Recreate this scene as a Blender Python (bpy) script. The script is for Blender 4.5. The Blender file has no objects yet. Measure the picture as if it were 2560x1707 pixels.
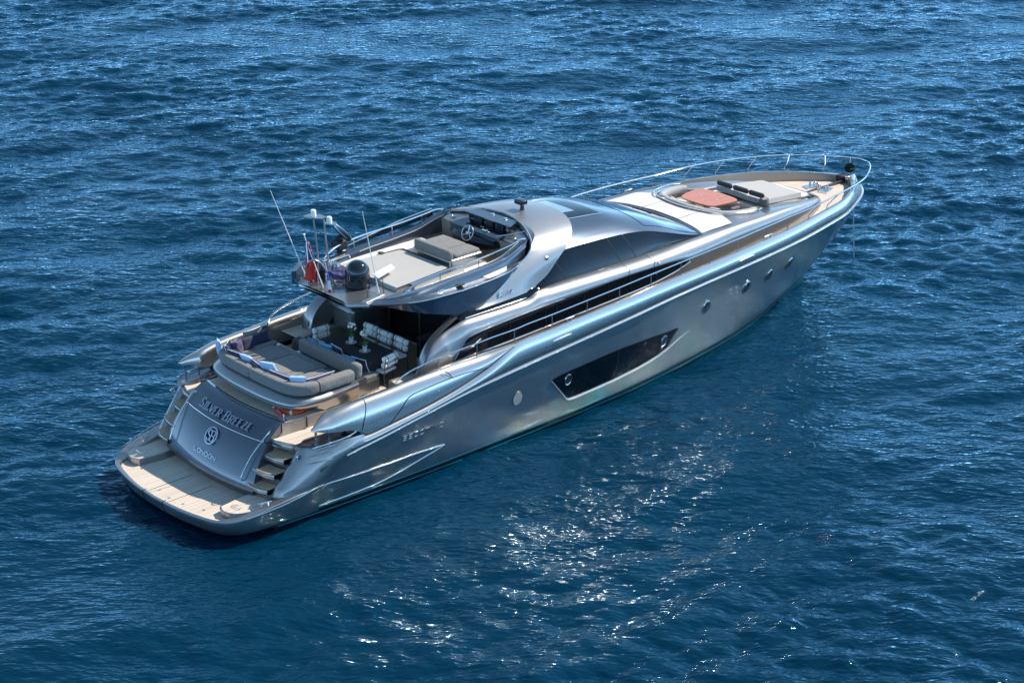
import bpy, bmesh, math, random
import numpy as np
from mathutils import Vector, Matrix
R = math.radians
random.seed(4); rng = np.random.default_rng(11)
C = bpy.context.scene.collection
sc = bpy.context.scene

# ------------------------------------------------------------------ camera, sky, sun, exposure
cd = bpy.data.cameras.new('camera'); cam = bpy.data.objects.new('camera', cd); C.objects.link(cam)
cam.location = (-22.840, -37.587, 22.329)
cam.rotation_euler = (R(90 - 22.394), 0, R(47.372 - 90))
cd.sensor_width = 36; cd.lens = 5030.9 / 2560 * 36; cd.clip_start = 1; cd.clip_end = 20000
sc.camera = cam
SUN_EL, SUN_AZ = 46.0, -16.6            # degrees; azimuth from +x (the bow) towards port
w = bpy.data.worlds.new("World"); sc.world = w; w.use_nodes = True
nt = w.node_tree; bg = nt.nodes['Background']
sky = nt.nodes.new('ShaderNodeTexSky'); sky.sky_type = 'NISHITA'; sky.sun_disc = False
sky.sun_elevation = R(SUN_EL); sky.sun_rotation = R(90 - SUN_AZ); sky.air_density = 1.0; sky.dust_density = 0.0; sky.ozone_density = 1.6; sky.altitude = 1500
def _mx(mode, f):
    q = nt.nodes.new('ShaderNodeMix'); q.data_type = 'RGBA'; q.blend_type = mode; q.inputs[0].default_value = f; return q
bw = nt.nodes.new('ShaderNodeRGBToBW'); nt.links.new(sky.outputs[0], bw.inputs[0])          # pull the yellow horizon towards clear blue
m1 = _mx('MULTIPLY', 1); m1.inputs[7].default_value = (.42, .90, 1.50, 1); nt.links.new(bw.outputs[0], m1.inputs[6])
m2 = _mx('MIX', .78); nt.links.new(sky.outputs[0], m2.inputs[6]); nt.links.new(m1.outputs[2], m2.inputs[7]); nt.links.new(m2.outputs[2], bg.inputs[0])
bg.inputs[1].default_value = 0.15
sd = bpy.data.lights.new('sun', 'SUN'); sd.energy = 3.7; sd.angle = R(0.53); sd.color = (1, .91, .81)
sun = bpy.data.objects.new('sun', sd); C.objects.link(sun)
sv = Vector((math.cos(R(SUN_EL)) * math.cos(R(SUN_AZ)), math.cos(R(SUN_EL)) * math.sin(R(SUN_AZ)), math.sin(R(SUN_EL))))
sun.rotation_euler = sv.to_track_quat('Z', 'Y').to_euler(); sun.location = (10, 0, 60)
sc.view_settings.view_transform = 'Standard'; sc.view_settings.look = 'None'; sc.view_settings.gamma = 1
sc.view_settings.exposure = 0.78; sc.view_settings.use_curve_mapping = False
sc.cycles.blur_glossy = 0.0; sc.cycles.sample_clamp_indirect = 0.0      # keep the sun's glints off hull and water sharp

# ------------------------------------------------------------------ materials
def mat(name, base=(.5, .5, .5), rough=.5, metal=0., coat=0., spec=.5, ior=1.5, noise=None, bump=None, coat_r=.05, sheen=0, gloss=None):
    m = bpy.data.materials.new(name); m.use_nodes = True; n = m.node_tree.nodes; l = m.node_tree.links
    p = n['Principled BSDF']; p.inputs['Base Color'].default_value = (*base, 1)
    p.inputs['Roughness'].default_value = rough; p.inputs['Metallic'].default_value = metal
    p.inputs['Coat Weight'].default_value = coat; p.inputs['Coat Roughness'].default_value = coat_r
    p.inputs['Specular IOR Level'].default_value = spec; p.inputs['IOR'].default_value = ior
    if sheen: p.inputs['Sheen Weight'].default_value = sheen
    tc = n.new('ShaderNodeTexCoord')
    if noise:                                   # (scale, amount): gentle colour mottling
        t = n.new('ShaderNodeTexNoise'); t.inputs['Scale'].default_value = noise[0]; t.inputs['Detail'].default_value = 5
        l.new(tc.outputs['Object'], t.inputs['Vector'])
        mx = n.new('ShaderNodeMix'); mx.data_type = 'RGBA'
        mx.inputs[6].default_value = (*[c * (1 - noise[1]) for c in base], 1); mx.inputs[7].default_value = (*[min(1, c * (1 + noise[1])) for c in base], 1)
        l.new(t.outputs[0], mx.inputs[0]); l.new(mx.outputs[2], p.inputs['Base Color'])
    if bump:                                    # (scale, strength, distance)
        t = n.new('ShaderNodeTexNoise'); t.inputs['Scale'].default_value = bump[0]; t.inputs['Detail'].default_value = 4
        l.new(tc.outputs['Object'], t.inputs['Vector'])
        b = n.new('ShaderNodeBump'); b.inputs['Strength'].default_value = bump[1]; b.inputs['Distance'].default_value = bump[2]
        l.new(t.outputs[0], b.inputs['Height']); l.new(b.outputs[0], p.inputs['Normal'])
    if gloss:                                   # sharp lacquer lobe over the flake layer
        g = n.new('ShaderNodeBsdfGlossy'); g.inputs['Roughness'].default_value = gloss[1]; g.inputs['Color'].default_value = (.92, .81, .72, 1)
        x = n.new('ShaderNodeMixShader'); x.inputs[0].default_value = gloss[0]; l.new(p.outputs[0], x.inputs[1]); l.new(g.outputs[0], x.inputs[2]); l.new(x.outputs[0], n['Material Output'].inputs[0])
    return m

def teak(name, base, line, pitch=.055, axis=1, width=.1):
    m = mat(name, base, .62); n = m.node_tree.nodes; l = m.node_tree.links; p = n['Principled BSDF']
    tc = n.new('ShaderNodeTexCoord'); sx = n.new('ShaderNodeSeparateXYZ'); l.new(tc.outputs['Object'], sx.inputs[0])
    def M(op, a, b=None):
        q = n.new('ShaderNodeMath'); q.operation = op
        for i, v in enumerate((a, b)):
            if v is None: continue
            if isinstance(v, (int, float)): q.inputs[i].default_value = v
            else: l.new(v, q.inputs[i])
        return q.outputs[0]
    s = M('DIVIDE', sx.outputs[axis], pitch); fr = M('FRACT', s); fl = M('FLOOR', s)
    ln = M('LESS_THAN', fr, width)
    wn = n.new('ShaderNodeTexWhiteNoise'); wn.noise_dimensions = '1D'; l.new(fl, wn.inputs['W'])
    mp = n.new('ShaderNodeMapping'); mp.inputs['Scale'].default_value = (2, 30, 2) if axis == 1 else (30, 2, 2); l.new(tc.outputs['Object'], mp.inputs[0])
    nz = n.new('ShaderNodeTexNoise'); nz.inputs['Scale'].default_value = 1.5; nz.inputs['Detail'].default_value = 6; l.new(mp.outputs[0], nz.inputs['Vector'])
    ad = M('ADD', M('MULTIPLY', wn.outputs[0], .5), M('MULTIPLY', nz.outputs[0], .5))
    c1 = n.new('ShaderNodeMix'); c1.data_type = 'RGBA'; l.new(ad, c1.inputs[0])
    c1.inputs[6].default_value = (*[c * .8 for c in base], 1); c1.inputs[7].default_value = (*[min(1, c * 1.2) for c in base], 1)
    c2 = n.new('ShaderNodeMix'); c2.data_type = 'RGBA'; l.new(ln, c2.inputs[0]); l.new(c1.outputs[2], c2.inputs[6]); c2.inputs[7].default_value = (*line, 1)
    l.new(c2.outputs[2], p.inputs['Base Color']); return m

PAINT = mat('silver_grey_metallic_paint', (.25, .26, .27), .42, .85, .2, noise=(3, .05), coat_r=.03, gloss=(.18, .13))
PAINTG = mat('lacquered_grey_metallic_paint', (.27, .265, .26), .42, .85, .2, noise=(3, .05), coat_r=.03, gloss=(.55, .13))
HULLP = mat('hull_metallic_paint', (.30, .31, .33), .38, .85, .4, noise=(1.2, .06), coat_r=.03, gloss=(.24, .07))
SILV = mat('light_silver_metallic_paint', (.31, .315, .32), .44, .75, .2, coat_r=.05, gloss=(.06, .08))
DARKP = mat('slate_blue_metallic_paint', (.065, .09, .125), .36, .8, .5, coat_r=.03, gloss=(.08, .08))
CHROME = mat('polished_steel', (.80, .77, .73), .12, 1.)
SATIN = mat('satin_steel', (.5, .49, .47), .3, 1.)
BLACKG = mat('gloss_black', (.008, .012, .018), .06, 0, .5)
BLACKM = mat('black_rubber', (.012, .012, .014), .6)
ANTI = mat('black_antifouling', (.006, .007, .009), .45)
CYAN = mat('turquoise_stripe', (.01, .30, .36), .4)
GLASSB = mat('dark_tinted_glass', (.003, .005, .008), .05, 0, 0, spec=.35)
TEAK = teak('weathered_teak', (.66, .56, .46), (.32, .27, .22), .06, width=.2)
TEAKC = teak('cockpit_teak', (.56, .39, .24), (.12, .09, .06), .06, width=.18)
TEAKB = mat('teak_border', (.60, .50, .40), .6, noise=(12, .1))
WOODT = None
GREYF = mat('grey_fabric', (.185, .178, .165), .92, noise=(9, .14), bump=(7, .55, .04), sheen=.2)
LGREYF = mat('light_grey_fabric', (.36, .36, .35), .9, noise=(50, .08), bump=(160, .2, .004))
PADF = mat('stone_grey_mesh_fabric', (.41, .40, .375), .9, noise=(5, .05), bump=(200, .15, .003))
DGREYF = mat('charcoal_fabric', (.055, .055, .06), .92, noise=(60, .15), bump=(160, .25, .004))
WHITEF = mat('white_fabric', (.86, .84, .80), .85, bump=(90, .2, .004))
COVER = mat('white_sun_cover', (.60, .59, .58), .85, noise=(2.5, .03), bump=(8, .35, .02))
NAVY = mat('navy_fabric', (.010, .013, .05), .85, bump=(50, .3, .006), sheen=.3)
PURP = mat('aubergine_velvet', (.055, .035, .10), .8, bump=(50, .3, .006), sheen=.5)
SKYB = mat('sky_blue_fabric', (.13, .38, .60), .85, bump=(50, .35, .008), sheen=.2)
PALEB = mat('pale_blue_fabric', (.36, .52, .72), .85, noise=(30, .12), bump=(40, .4, .008))
TCLOTH = mat('charcoal_tablecloth', (.028, .027, .030), .93, bump=(150, .3, .004))
WHITEP = mat('white_gelcoat', (.80, .79, .76), .35)
CREAM = mat('cream_leather', (.62, .57, .47), .5)
BASKET = mat('woven_grey_rope', (.16, .15, .14), .85, bump=(45, .8, .02))
TOWEL = mat('mauve_grey_towel', (.33, .27, .26), .95, bump=(120, .4, .006))
TOWELG = mat('taupe_towel', (.16, .145, .13), .95, bump=(120, .4, .006))
ORANGE = mat('orange_lifebuoy', (.75, .10, .02), .5, noise=(8, .1))
REDP = mat('red_plastic', (.55, .02, .03), .4)
GREEN = mat('orchid_leaf', (.07, .20, .03), .5)
PETAL = mat('white_petal', (.85, .86, .80), .6)
GREYFR = mat('bronze_grey_frame', (.10, .095, .09), .4, .5)
TEAKREFL = mat('panel_with_teak_reflection', (.36, .32, .27), .38, .35, .2)  # warm reflection of the sunlit teak put into the panels' base colour
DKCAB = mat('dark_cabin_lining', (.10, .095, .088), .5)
LETTER = mat('mirror_letters', (.52, .55, .60), .2, 1.)

def planks(name, base, dark):
    m = mat(name, base, .3, 0, .3); n = m.node_tree.nodes; l = m.node_tree.links
    tc = n.new('ShaderNodeTexCoord'); mp = n.new('ShaderNodeMapping'); mp.inputs['Scale'].default_value = (1.2, 9, 1)
    l.new(tc.outputs['Object'], mp.inputs[0]); nz = n.new('ShaderNodeTexNoise'); nz.inputs['Scale'].default_value = 2; nz.inputs['Detail'].default_value = 8
    l.new(mp.outputs[0], nz.inputs['Vector']); c = n.new('ShaderNodeMix'); c.data_type = 'RGBA'; l.new(nz.outputs[0], c.inputs[0])
    c.inputs[6].default_value = (*dark, 1); c.inputs[7].default_value = (*base, 1); l.new(c.outputs[2], n['Principled BSDF'].inputs['Base Color']); return m
WOODT = planks('red_brown_varnished_wood', (.66, .24, .10), (.40, .10, .035))

def tinted(name):
    m = bpy.data.materials.new(name); m.use_nodes = True; n = m.node_tree.nodes; l = m.node_tree.links
    n.remove(n['Principled BSDF']); o = n['Material Output']
    t = n.new('ShaderNodeBsdfTransparent'); t.inputs[0].default_value = (.14, .22, .28, 1)
    g = n.new('ShaderNodeBsdfGlossy'); g.inputs['Roughness'].default_value = .03; g.inputs['Color'].default_value = (.9, .95, 1, 1)
    f = n.new('ShaderNodeFresnel'); f.inputs[0].default_value = 1.55
    a = n.new('ShaderNodeMath'); a.operation = 'MULTIPLY_ADD'; a.inputs[1].default_value = 1.0; a.inputs[2].default_value = .0; l.new(f.outputs[0], a.inputs[0])
    x = n.new('ShaderNodeMixShader'); l.new(a.outputs[0], x.inputs[0]); l.new(t.outputs[0], x.inputs[1]); l.new(g.outputs[0], x.inputs[2]); l.new(x.outputs[0], o.inputs[0])
    return m
TINT = tinted('smoked_glass')

def water_mat():
    m = mat('sea_water', (0, .05, .11), .025, spec=.5, ior=1.333); n = m.node_tree.nodes; l = m.node_tree.links; p = n['Principled BSDF']; pass
    tc = n.new('ShaderNodeTexCoord')
    m0 = n.new('ShaderNodeMapping'); m0.inputs['Rotation'].default_value = (0, 0, R(-46)); l.new(tc.outputs['Object'], m0.inputs[0])
    mp = n.new('ShaderNodeMapping'); mp.inputs['Scale'].default_value = (1.9, .75, 1); l.new(m0.outputs[0], mp.inputs[0])
    last = None
    gn = n.new('ShaderNodeTexNoise'); gn.inputs['Scale'].default_value = .16; gn.inputs['Detail'].default_value = 2; l.new(tc.outputs['Object'], gn.inputs['Vector'])
    gm = n.new('ShaderNodeMapRange'); gm.inputs[1].default_value = .3; gm.inputs[2].default_value = .7; gm.inputs[3].default_value = .55; gm.inputs[4].default_value = 1.0; l.new(gn.outputs[0], gm.inputs[0])
    for sc_, d, det in ((1.8, .068, 2), (5.0, .030, 1)):
        t = n.new('ShaderNodeTexNoise'); t.inputs['Scale'].default_value = sc_; t.inputs['Detail'].default_value = det; t.inputs['Roughness'].default_value = .55
        l.new(mp.outputs[0], t.inputs['Vector']); b = n.new('ShaderNodeBump'); l.new(gm.outputs[0], b.inputs['Strength']); b.inputs['Distance'].default_value = d*1.25
        l.new(t.outputs[0], b.inputs['Height'])
        if last: l.new(last.outputs[0], b.inputs['Normal'])
        last = b
    t = n.new('ShaderNodeTexNoise'); t.inputs['Scale'].default_value = .06; t.inputs['Detail'].default_value = 3; l.new(tc.outputs['Object'], t.inputs['Vector'])
    c = n.new('ShaderNodeMix'); c.data_type = 'RGBA'; c.inputs[6].default_value = (0, .015, .033, 1); c.inputs[7].default_value = (0, .028, .058, 1)
    l.new(t.outputs[0], c.inputs[0]); df = n.new('ShaderNodeBsdfDiffuse'); gl = n.new('ShaderNodeBsdfGlossy'); gl.inputs['Roughness'].default_value = .025; gl.inputs['Color'].default_value = (.62, .86, 1, 1)
    fr = n.new('ShaderNodeFresnel'); fr.inputs[0].default_value = 1.34; mx = n.new('ShaderNodeMixShader')
    for q in (df, gl, fr): l.new(last.outputs[0], q.inputs['Normal'])
    l.new(c.outputs[2], df.inputs[0]); l.new(fr.outputs[0], mx.inputs[0]); l.new(df.outputs[0], mx.inputs[1]); l.new(gl.outputs[0], mx.inputs[2]); l.new(mx.outputs[0], n['Material Output'].inputs[0]); n.remove(p); return m
SEA = water_mat()

# ------------------------------------------------------------------ mesh helpers
def obj(name, V, F, m, parent=None, smooth=True, ang=35):
    me = bpy.data.meshes.new(name); me.from_pydata([tuple(map(float, v)) for v in V], [], F); me.update()
    bm = bmesh.new(); bm.from_mesh(me); bmesh.ops.remove_doubles(bm, verts=bm.verts, dist=1e-5)
    bmesh.ops.recalc_face_normals(bm, faces=bm.faces); bm.to_mesh(me); bm.free()
    if smooth:
        me.polygons.foreach_set('use_smooth', [True] * len(me.polygons)); me.set_sharp_from_angle(angle=R(ang))
    me.materials.append(m); o = bpy.data.objects.new(name, me); C.objects.link(o)
    if parent: o.parent = parent
    return o
class MB:
    def __init__(s): s.V = []; s.F = []
    def add(s, V, F): b = len(s.V); s.V += [tuple(v) for v in V]; s.F += [tuple(i + b for i in f) for f in F]; return s
    def obj(s, name, m, parent=None, **k): return obj(name, s.V, s.F, m, parent, **k)
def empty(name, loc=(0, 0, 0), rz=0):
    o = bpy.data.objects.new(name, None); C.objects.link(o); o.location = loc; o.rotation_euler = (0, 0, rz); o.empty_display_size = .2; return o
def tag(o, label=None, cat=None, group=None, kind=None):
    if label: o['label'] = label
    if cat: o['category'] = cat
    if group: o['group'] = group
    if kind: o['kind'] = kind
    return o
def Fn(pts):                                     # monotone cubic through (x, value) pairs
    x = np.array([p[0] for p in pts], float); y = np.array([p[1] for p in pts], float)
    h = np.diff(x); d = np.diff(y) / h; m = np.zeros_like(x); m[0] = d[0]; m[-1] = d[-1]
    for i in range(1, len(x) - 1):
        m[i] = 0 if d[i - 1] * d[i] <= 0 else (h[i - 1] + h[i]) * 3 / ((2 * h[i] + h[i - 1]) / d[i - 1] + (h[i] + 2 * h[i - 1]) / d[i])
    def f(t):
        t = np.clip(np.asarray(t, float), x[0], x[-1]); i = np.clip(np.searchsorted(x, t) - 1, 0, len(x) - 2); u = (t - x[i]) / h[i]
        return (2*u**3 - 3*u**2 + 1) * y[i] + (u**3 - 2*u**2 + u) * h[i] * m[i] + (-2*u**3 + 3*u**2) * y[i+1] + (u**3 - u**2) * h[i] * m[i+1]
    return f
def cr(P, n=40, closed=False):                   # smooth resampled curve through points
    P = np.array(P, float); Q = np.concatenate([P, P[:1]]) if closed else P
    s = np.concatenate([[0], np.cumsum(np.linalg.norm(np.diff(Q, axis=0), axis=1))])
    if closed:
        s3 = np.concatenate([s[:-1] - s[-1], s, s[1:] + s[-1]]); Q = np.concatenate([Q[:-1], Q, Q[1:]])
    else: s3 = s
    T = np.zeros_like(Q)
    T[1:-1] = (Q[2:] - Q[:-2]) / (s3[2:] - s3[:-2])[:, None]; T[0] = (Q[1] - Q[0]) / (s3[1] - s3[0]); T[-1] = (Q[-1] - Q[-2]) / (s3[-1] - s3[-2])
    t = np.linspace(0, s[-1], n + (1 if closed else 0)); t = t[:n]
    i = np.clip(np.searchsorted(s3, t, side='right') - 1, 0, len(s3) - 2); h = (s3[i+1] - s3[i]); u = ((t - s3[i]) / h)[:, None]; h = h[:, None]
    return (2*u**3 - 3*u**2 + 1) * Q[i] + (u**3 - 2*u**2 + u) * h * T[i] + (-2*u**3 + 3*u**2) * Q[i+1] + (u**3 - u**2) * h * T[i+1]
def rs(P, n):                                    # linear resample
    P = np.array(P, float); s = np.concatenate([[0], np.cumsum(np.linalg.norm(np.diff(P, axis=0), axis=1))]); t = np.linspace(0, s[-1], n)
    return np.stack([np.interp(t, s, P[:, k]) for k in range(3)], 1)
def mir(P): P = np.array(P, float).copy(); P[..., 1] *= -1; return P
def grid(rows, closed=False, cap=False):
    n = len(rows[0]); V = [v for r in rows for v in r]; F = []
    for i in range(len(rows) - 1):
        for j in range(n - (0 if closed else 1)):
            k = (j + 1) % n; F.append((i*n + j, i*n + k, (i+1)*n + k, (i+1)*n + j))
    if cap: F.append(tuple(range(n))); F.append(tuple((len(rows)-1)*n + j for j in range(n)))
    return V, F
def loft(name, rows, m, parent=None, both=False, **k):
    b = MB(); b.add(*grid(rows))
    if both: b.add(*grid([mir(r) for r in rows]))
    return b.obj(name, m, parent, **k)
def tube(P, r=.02, n=8, cap=True, closed=False):
    P = np.array(P, float); N = len(P); rr = np.full(N, r) if np.isscalar(r) else np.array(r)
    if closed: T = np.roll(P, -1, 0) - np.roll(P, 1, 0)
    else: T = np.gradient(P, axis=0)
    T /= np.linalg.norm(T, axis=1)[:, None] + 1e-12
    up = np.array([0, 0, 1.]) if abs(T[0][2]) < .9 else np.array([1., 0, 0]); rows = []
    a = np.cross(T[0], up); a /= np.linalg.norm(a)
    for i in range(N):
        a = a - T[i] * (a @ T[i]); a /= np.linalg.norm(a); b = np.cross(T[i], a)
        rows.append([P[i] + rr[i] * (math.cos(q) * a + math.sin(q) * b) for q in np.linspace(0, 2*math.pi, n, endpoint=False)])
    if closed: rows.append(rows[0])
    return grid(rows, closed=True, cap=cap and not closed)
def sweep(P, prof, closed=False, cap=True, scale=None):      # prof: (outward offset to the right of travel, z offset)
    P = np.array(P, float); T = (np.roll(P, -1, 0) - np.roll(P, 1, 0)) if closed else np.gradient(P, axis=0)
    T[:, 2] = 0; T /= np.linalg.norm(T, axis=1)[:, None] + 1e-12; rows = []
    for i in range(len(P)):
        nr = np.array([T[i][1], -T[i][0], 0]); s = 1 if scale is None else scale[i]
        rows.append([P[i] + nr * a * s + np.array([0, 0, b * s]) for a, b in prof])
    if closed: rows.append(rows[0])
    return grid(rows, closed=True, cap=cap and not closed)
def rrect(w, h, r, n=4, cx=0, cy=0):
    out = []
    for k, (sx, sy) in enumerate(((1, 1), (-1, 1), (-1, -1), (1, -1))):
        for q in np.linspace(0, math.pi/2, n + 1): a = q + k * math.pi/2; out.append((cx + sx*(w/2 - r) + r*math.cos(a), cy + sy*(h/2 - r) + r*math.sin(a)))
    return out
def prism(poly, z0, z1, r=0):                    # poly: list of (x, y) or (x, y, dz)
    n = len(poly); V = [(p[0], p[1], z0) for p in poly] + [(p[0], p[1], z1 + (p[2] if len(p) > 2 else 0)) for p in poly]
    F = [tuple(range(n))[::-1], tuple(range(n, 2*n))] + [(i, (i+1) % n, n + (i+1) % n, n + i) for i in range(n)]
    return V, F
def rbox(c, s, r=.03, n=5, rot=0, M=None, puff=0):          # rounded box
    r = min(r, min(s)/2 - 1e-4); V = []; F = []; g = np.linspace(-1, 1, 2*n)
    for ax in range(3):
        for sg in (-1, 1):
            b = len(V)
            for i in range(2*n):
                for j in range(2*n):
                    p = np.zeros(3); p[ax] = sg; p[(ax+1) % 3] = g[i] if sg > 0 else g[j]; p[(ax+2) % 3] = g[j] if sg > 0 else g[i]
                    q = np.tan(p * math.pi/4) ; q[ax] = sg
                    hs = np.array(s)/2; inner = hs - r; pt = np.clip(np.sign(p) * (np.abs(p) ** 1), -1, 1)
                    base = np.where(np.abs(pt) > .5, np.sign(pt) * inner, pt / .5 * inner)
                    d = np.where(np.abs(pt) > .5, np.sign(pt) * (np.abs(pt) - .5) * 2, 0.); d[ax] = sg; d = np.tan(d * math.pi/4); d[ax] = sg; d /= np.linalg.norm(d)
                    P = base + d * r
                    if puff: P[2] += puff * max(0, 1 - (P[0]/hs[0])**2) * max(0, 1 - (P[1]/hs[1])**2) * (1 if P[2] > 0 else 0)
                    V.append(P)
            m2 = 2*n
            for i in range(m2-1):
                for j in range(m2-1): F.append((b+i*m2+j, b+(i+1)*m2+j, b+(i+1)*m2+j+1, b+i*m2+j+1))
    V = np.array(V)
    if M is not None: V = V @ np.array(M)[:3, :3].T
    if rot: c_, s_ = math.cos(rot), math.sin(rot); V = V @ np.array([[c_, s_, 0], [-s_, c_, 0], [0, 0, 1]])
    return [tuple(v + np.array(c)) for v in V], F
def lathe(c, prof, n=24, axis='z'):
    rows = []
    for r, z in prof:
        ring = []
        for q in np.linspace(0, 2*math.pi, n, endpoint=False):
            v = (r*math.cos(q), r*math.sin(q), z)
            if axis == 'y': v = (v[0], v[2], v[1])
            if axis == 'x': v = (v[2], v[0], v[1])
            ring.append((c[0]+v[0], c[1]+v[1], c[2]+v[2]))
        rows.append(ring)
    return grid(rows, closed=True, cap=True)
def pillow(c, w_, h_, t, M, n=14):               # square cushion with pinched corners
    V = []; F = []; g = np.linspace(-1, 1, n); ph = random.random() * 6
    for sg in (1, -1):
        b = len(V)
        for u in g:
            for v in g:
                k = max(0, (1 - u**4)) * max(0, (1 - v**4)); pin = 1 - .10 * (1 - u*u) * (v*v) ; pin2 = 1 - .10 * (1 - v*v) * (u*u)
                wr = 1 + .12 * math.sin(5*u + ph) * math.cos(4*v + ph)
                P = Vector((u * w_/2 * pin2, v * h_/2 * pin, sg * t/2 * k**.55 * wr + 0.0)); V.append(tuple(M @ P + Vector(c)))
        for i in range(n-1):
            for j in range(n-1): F.append((b+i*n+j, b+(i+1)*n+j, b+(i+1)*n+j+1, b+i*n+j+1))
    return V, F
def rotm(rx, ry, rz): return Matrix.Rotation(R(rz), 3, 'Z') @ Matrix.Rotation(R(ry), 3, 'Y') @ Matrix.Rotation(R(rx), 3, 'X')

# ------------------------------------------------------------------ the sea
def build_sea():
    N, Ls = 1200, 120.0; cx, cy = 22.0, 10.0
    k = 2*math.pi*np.fft.fftfreq(N, Ls/N); kx, ky = np.meshgrid(k, k, indexing='ij'); K = np.hypot(kx, ky); K[0, 0] = 1
    cA = (kx*math.cos(R(70)) + ky*math.sin(R(70))) / K; cB = (kx*math.cos(R(36)) + ky*math.sin(R(30))) / K
    def band(l, p, c, q, e): return np.exp(-1.2*((2*math.pi/l)/K)**4) * K**-p * (e + np.abs(c)**q)
    cC = (kx*math.cos(R(66)) + ky*math.sin(R(66))) / K
    S = (band(9.0, 4.3, cA, 4, .06)*.85 + (band(2.2, 3.9, cB, 3, .08) + band(2.2, 3.9, cC, 3, .08))*.85) * np.exp(-(K*.022)**2)
    S[0, 0] = 0
    ph = rng.normal(size=(N, N)) + 1j*rng.normal(size=(N, N)); A = np.sqrt(S) * ph
    gust = np.real(np.fft.ifft2(np.exp(-(K/.55)**2) * (rng.normal(size=(N, N)) + 1j*rng.normal(size=(N, N))))); gust = np.clip(1 + .38*gust/gust.std(), .35, 1.9)
    lo = np.exp(-(K/2.6)**4); f3 = lambda Q: [np.real(np.fft.ifft2(Q)), np.real(np.fft.ifft2(-1j*kx/K*Q)), np.real(np.fft.ifft2(-1j*ky/K*Q))]
    s0 = np.real(np.fft.ifft2(A)).std(); h, Dx, Dy = [(a + b*gust)/s0 for a, b in zip(f3(A*lo), f3(A*(1 - lo)))]
    AMP = .060
    x = np.linspace(-Ls/2, Ls/2, N); X, Y = np.meshgrid(x + cx, x + cy, indexing='ij')
    e = np.minimum(Ls/2 - np.abs(X - cx), Ls/2 - np.abs(Y - cy)); fd = np.clip(e/8, 0, 1)
    # calmer water close alongside the hull
    lee = np.exp(-(np.clip(-(Y + 3), 0, None)/9.0)**2) * ((Y < 0)) * np.clip((X + 2)/5, 0, 1) * np.clip((24 - X)/5, 0, 1)
    a = AMP * fd * (1 - .25*lee)
    V = np.stack([X + .7*a*Dx, Y + .7*a*Dy, a*h], -1).reshape(-1, 3)
    me = bpy.data.meshes.new('sea'); me.vertices.add(N*N); me.vertices.foreach_set('co', V.astype(np.float32).ravel())
    i = np.arange((N-1)*(N-1)); r_, c_ = i // (N-1), i % (N-1); a0 = r_*N + c_
    Fq = np.stack([a0, a0+N, a0+N+1, a0+1], -1).astype(np.int32); nf = len(Fq)
    me.loops.add(nf*4); me.loops.foreach_set('vertex_index', Fq.ravel()); me.polygons.add(nf)
    me.polygons.foreach_set('loop_start', np.arange(0, nf*4, 4, dtype=np.int32)); me.polygons.foreach_set('loop_total', np.full(nf, 4, np.int32))
    me.polygons.foreach_set('use_smooth', np.ones(nf, bool)); me.update(); me.materials.append(SEA)
    o = bpy.data.objects.new('sea', me); C.objects.link(o); tag(o, kind='structure', label='deep blue rippled open sea around the yacht')
    hh = Ls/2; B = 7000
    a_ = [(cx-hh, cy-hh), (cx+hh, cy-hh), (cx+hh, cy+hh), (cx-hh, cy+hh)]; b_ = [(-B, -B), (B, -B), (B, B), (-B, B)]
    V = [(*p, 0) for p in a_ + b_]; F = [(i, (i+1) % 4, 4+(i+1) % 4, 4+i) for i in range(4)]
    tag(obj('sea', V, F, SEA, smooth=False), kind='structure', label='open sea reaching out to the horizon')
build_sea()

# ================================================================== THE YACHT
Y = empty('motor_yacht', (0, 0, 0))
tag(Y, 'long silver grey motor yacht with swept roof arch lying at anchor on the blue sea', 'motor yacht')

# ---- hull lines (x along the boat, half breadth y, height z)
wl_y = Fn([(1.8, 2.52), (4, 2.66), (7.3, 2.74), (9.9, 2.74), (13.4, 2.63), (15.5, 2.43), (18.4, 1.98), (20.5, 1.45), (22.3, .80), (23.6, .32), (24.4, .0)])
rub_y = Fn([(2.9, 2.93), (3.7, 3.0), (5, 3.06), (9, 3.11), (13, 3.13), (16, 3.09), (17.6, 3.02), (18.9, 2.92), (20, 2.79), (21.2, 2.59), (22.4, 2.32), (23.6, 1.99), (24.7, 1.50), (25.84, .86), (26.5, .36), (26.85, 0)])
rub_z = Fn([(2.9, 1.36), (3.7, 1.54), (4.74, 1.69), (5.6, 1.82), (7.6, 2.08), (9.5, 2.24), (11.4, 2.38), (13.4, 2.53), (15, 2.65), (17, 2.74), (19.5, 2.78), (21.6, 2.77), (23.4, 2.73), (25, 2.64), (26.2, 2.53), (26.85, 2.46)])
top_y = Fn([(3, 3.0), (9, 3.05), (12, 3.08), (14, 3.07), (16, 3.03), (17.6, 2.97), (18.85, 2.87), (20, 2.74), (21.2, 2.54), (22.4, 2.27), (23.6, 1.92), (24.7, 1.40), (25.6, .80), (26.2, .38), (26.55, 0)])
top_z = Fn([(2.9, 1.75), (4.31, 1.85), (4.97, 1.93), (6.29, 2.10), (7.42, 2.32), (8.19, 2.53), (8.8, 2.78), (9.1, 2.88), (10.4, 2.94), (11.6, 3.0), (12.8, 3.05), (14, 3.11), (16.4, 3.19), (18.8, 3.24), (21.2, 3.23), (23.6, 3.14), (24.7, 3.07), (25.8, 2.98), (26.55, 2.9)])
stem_z = Fn([(22.0, -.9), (23.3, -.35), (24.1, .05), (25.0, .55), (25.75, .98), (26.35, 1.6), (26.7, 2.15), (26.85, 2.46)])
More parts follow.
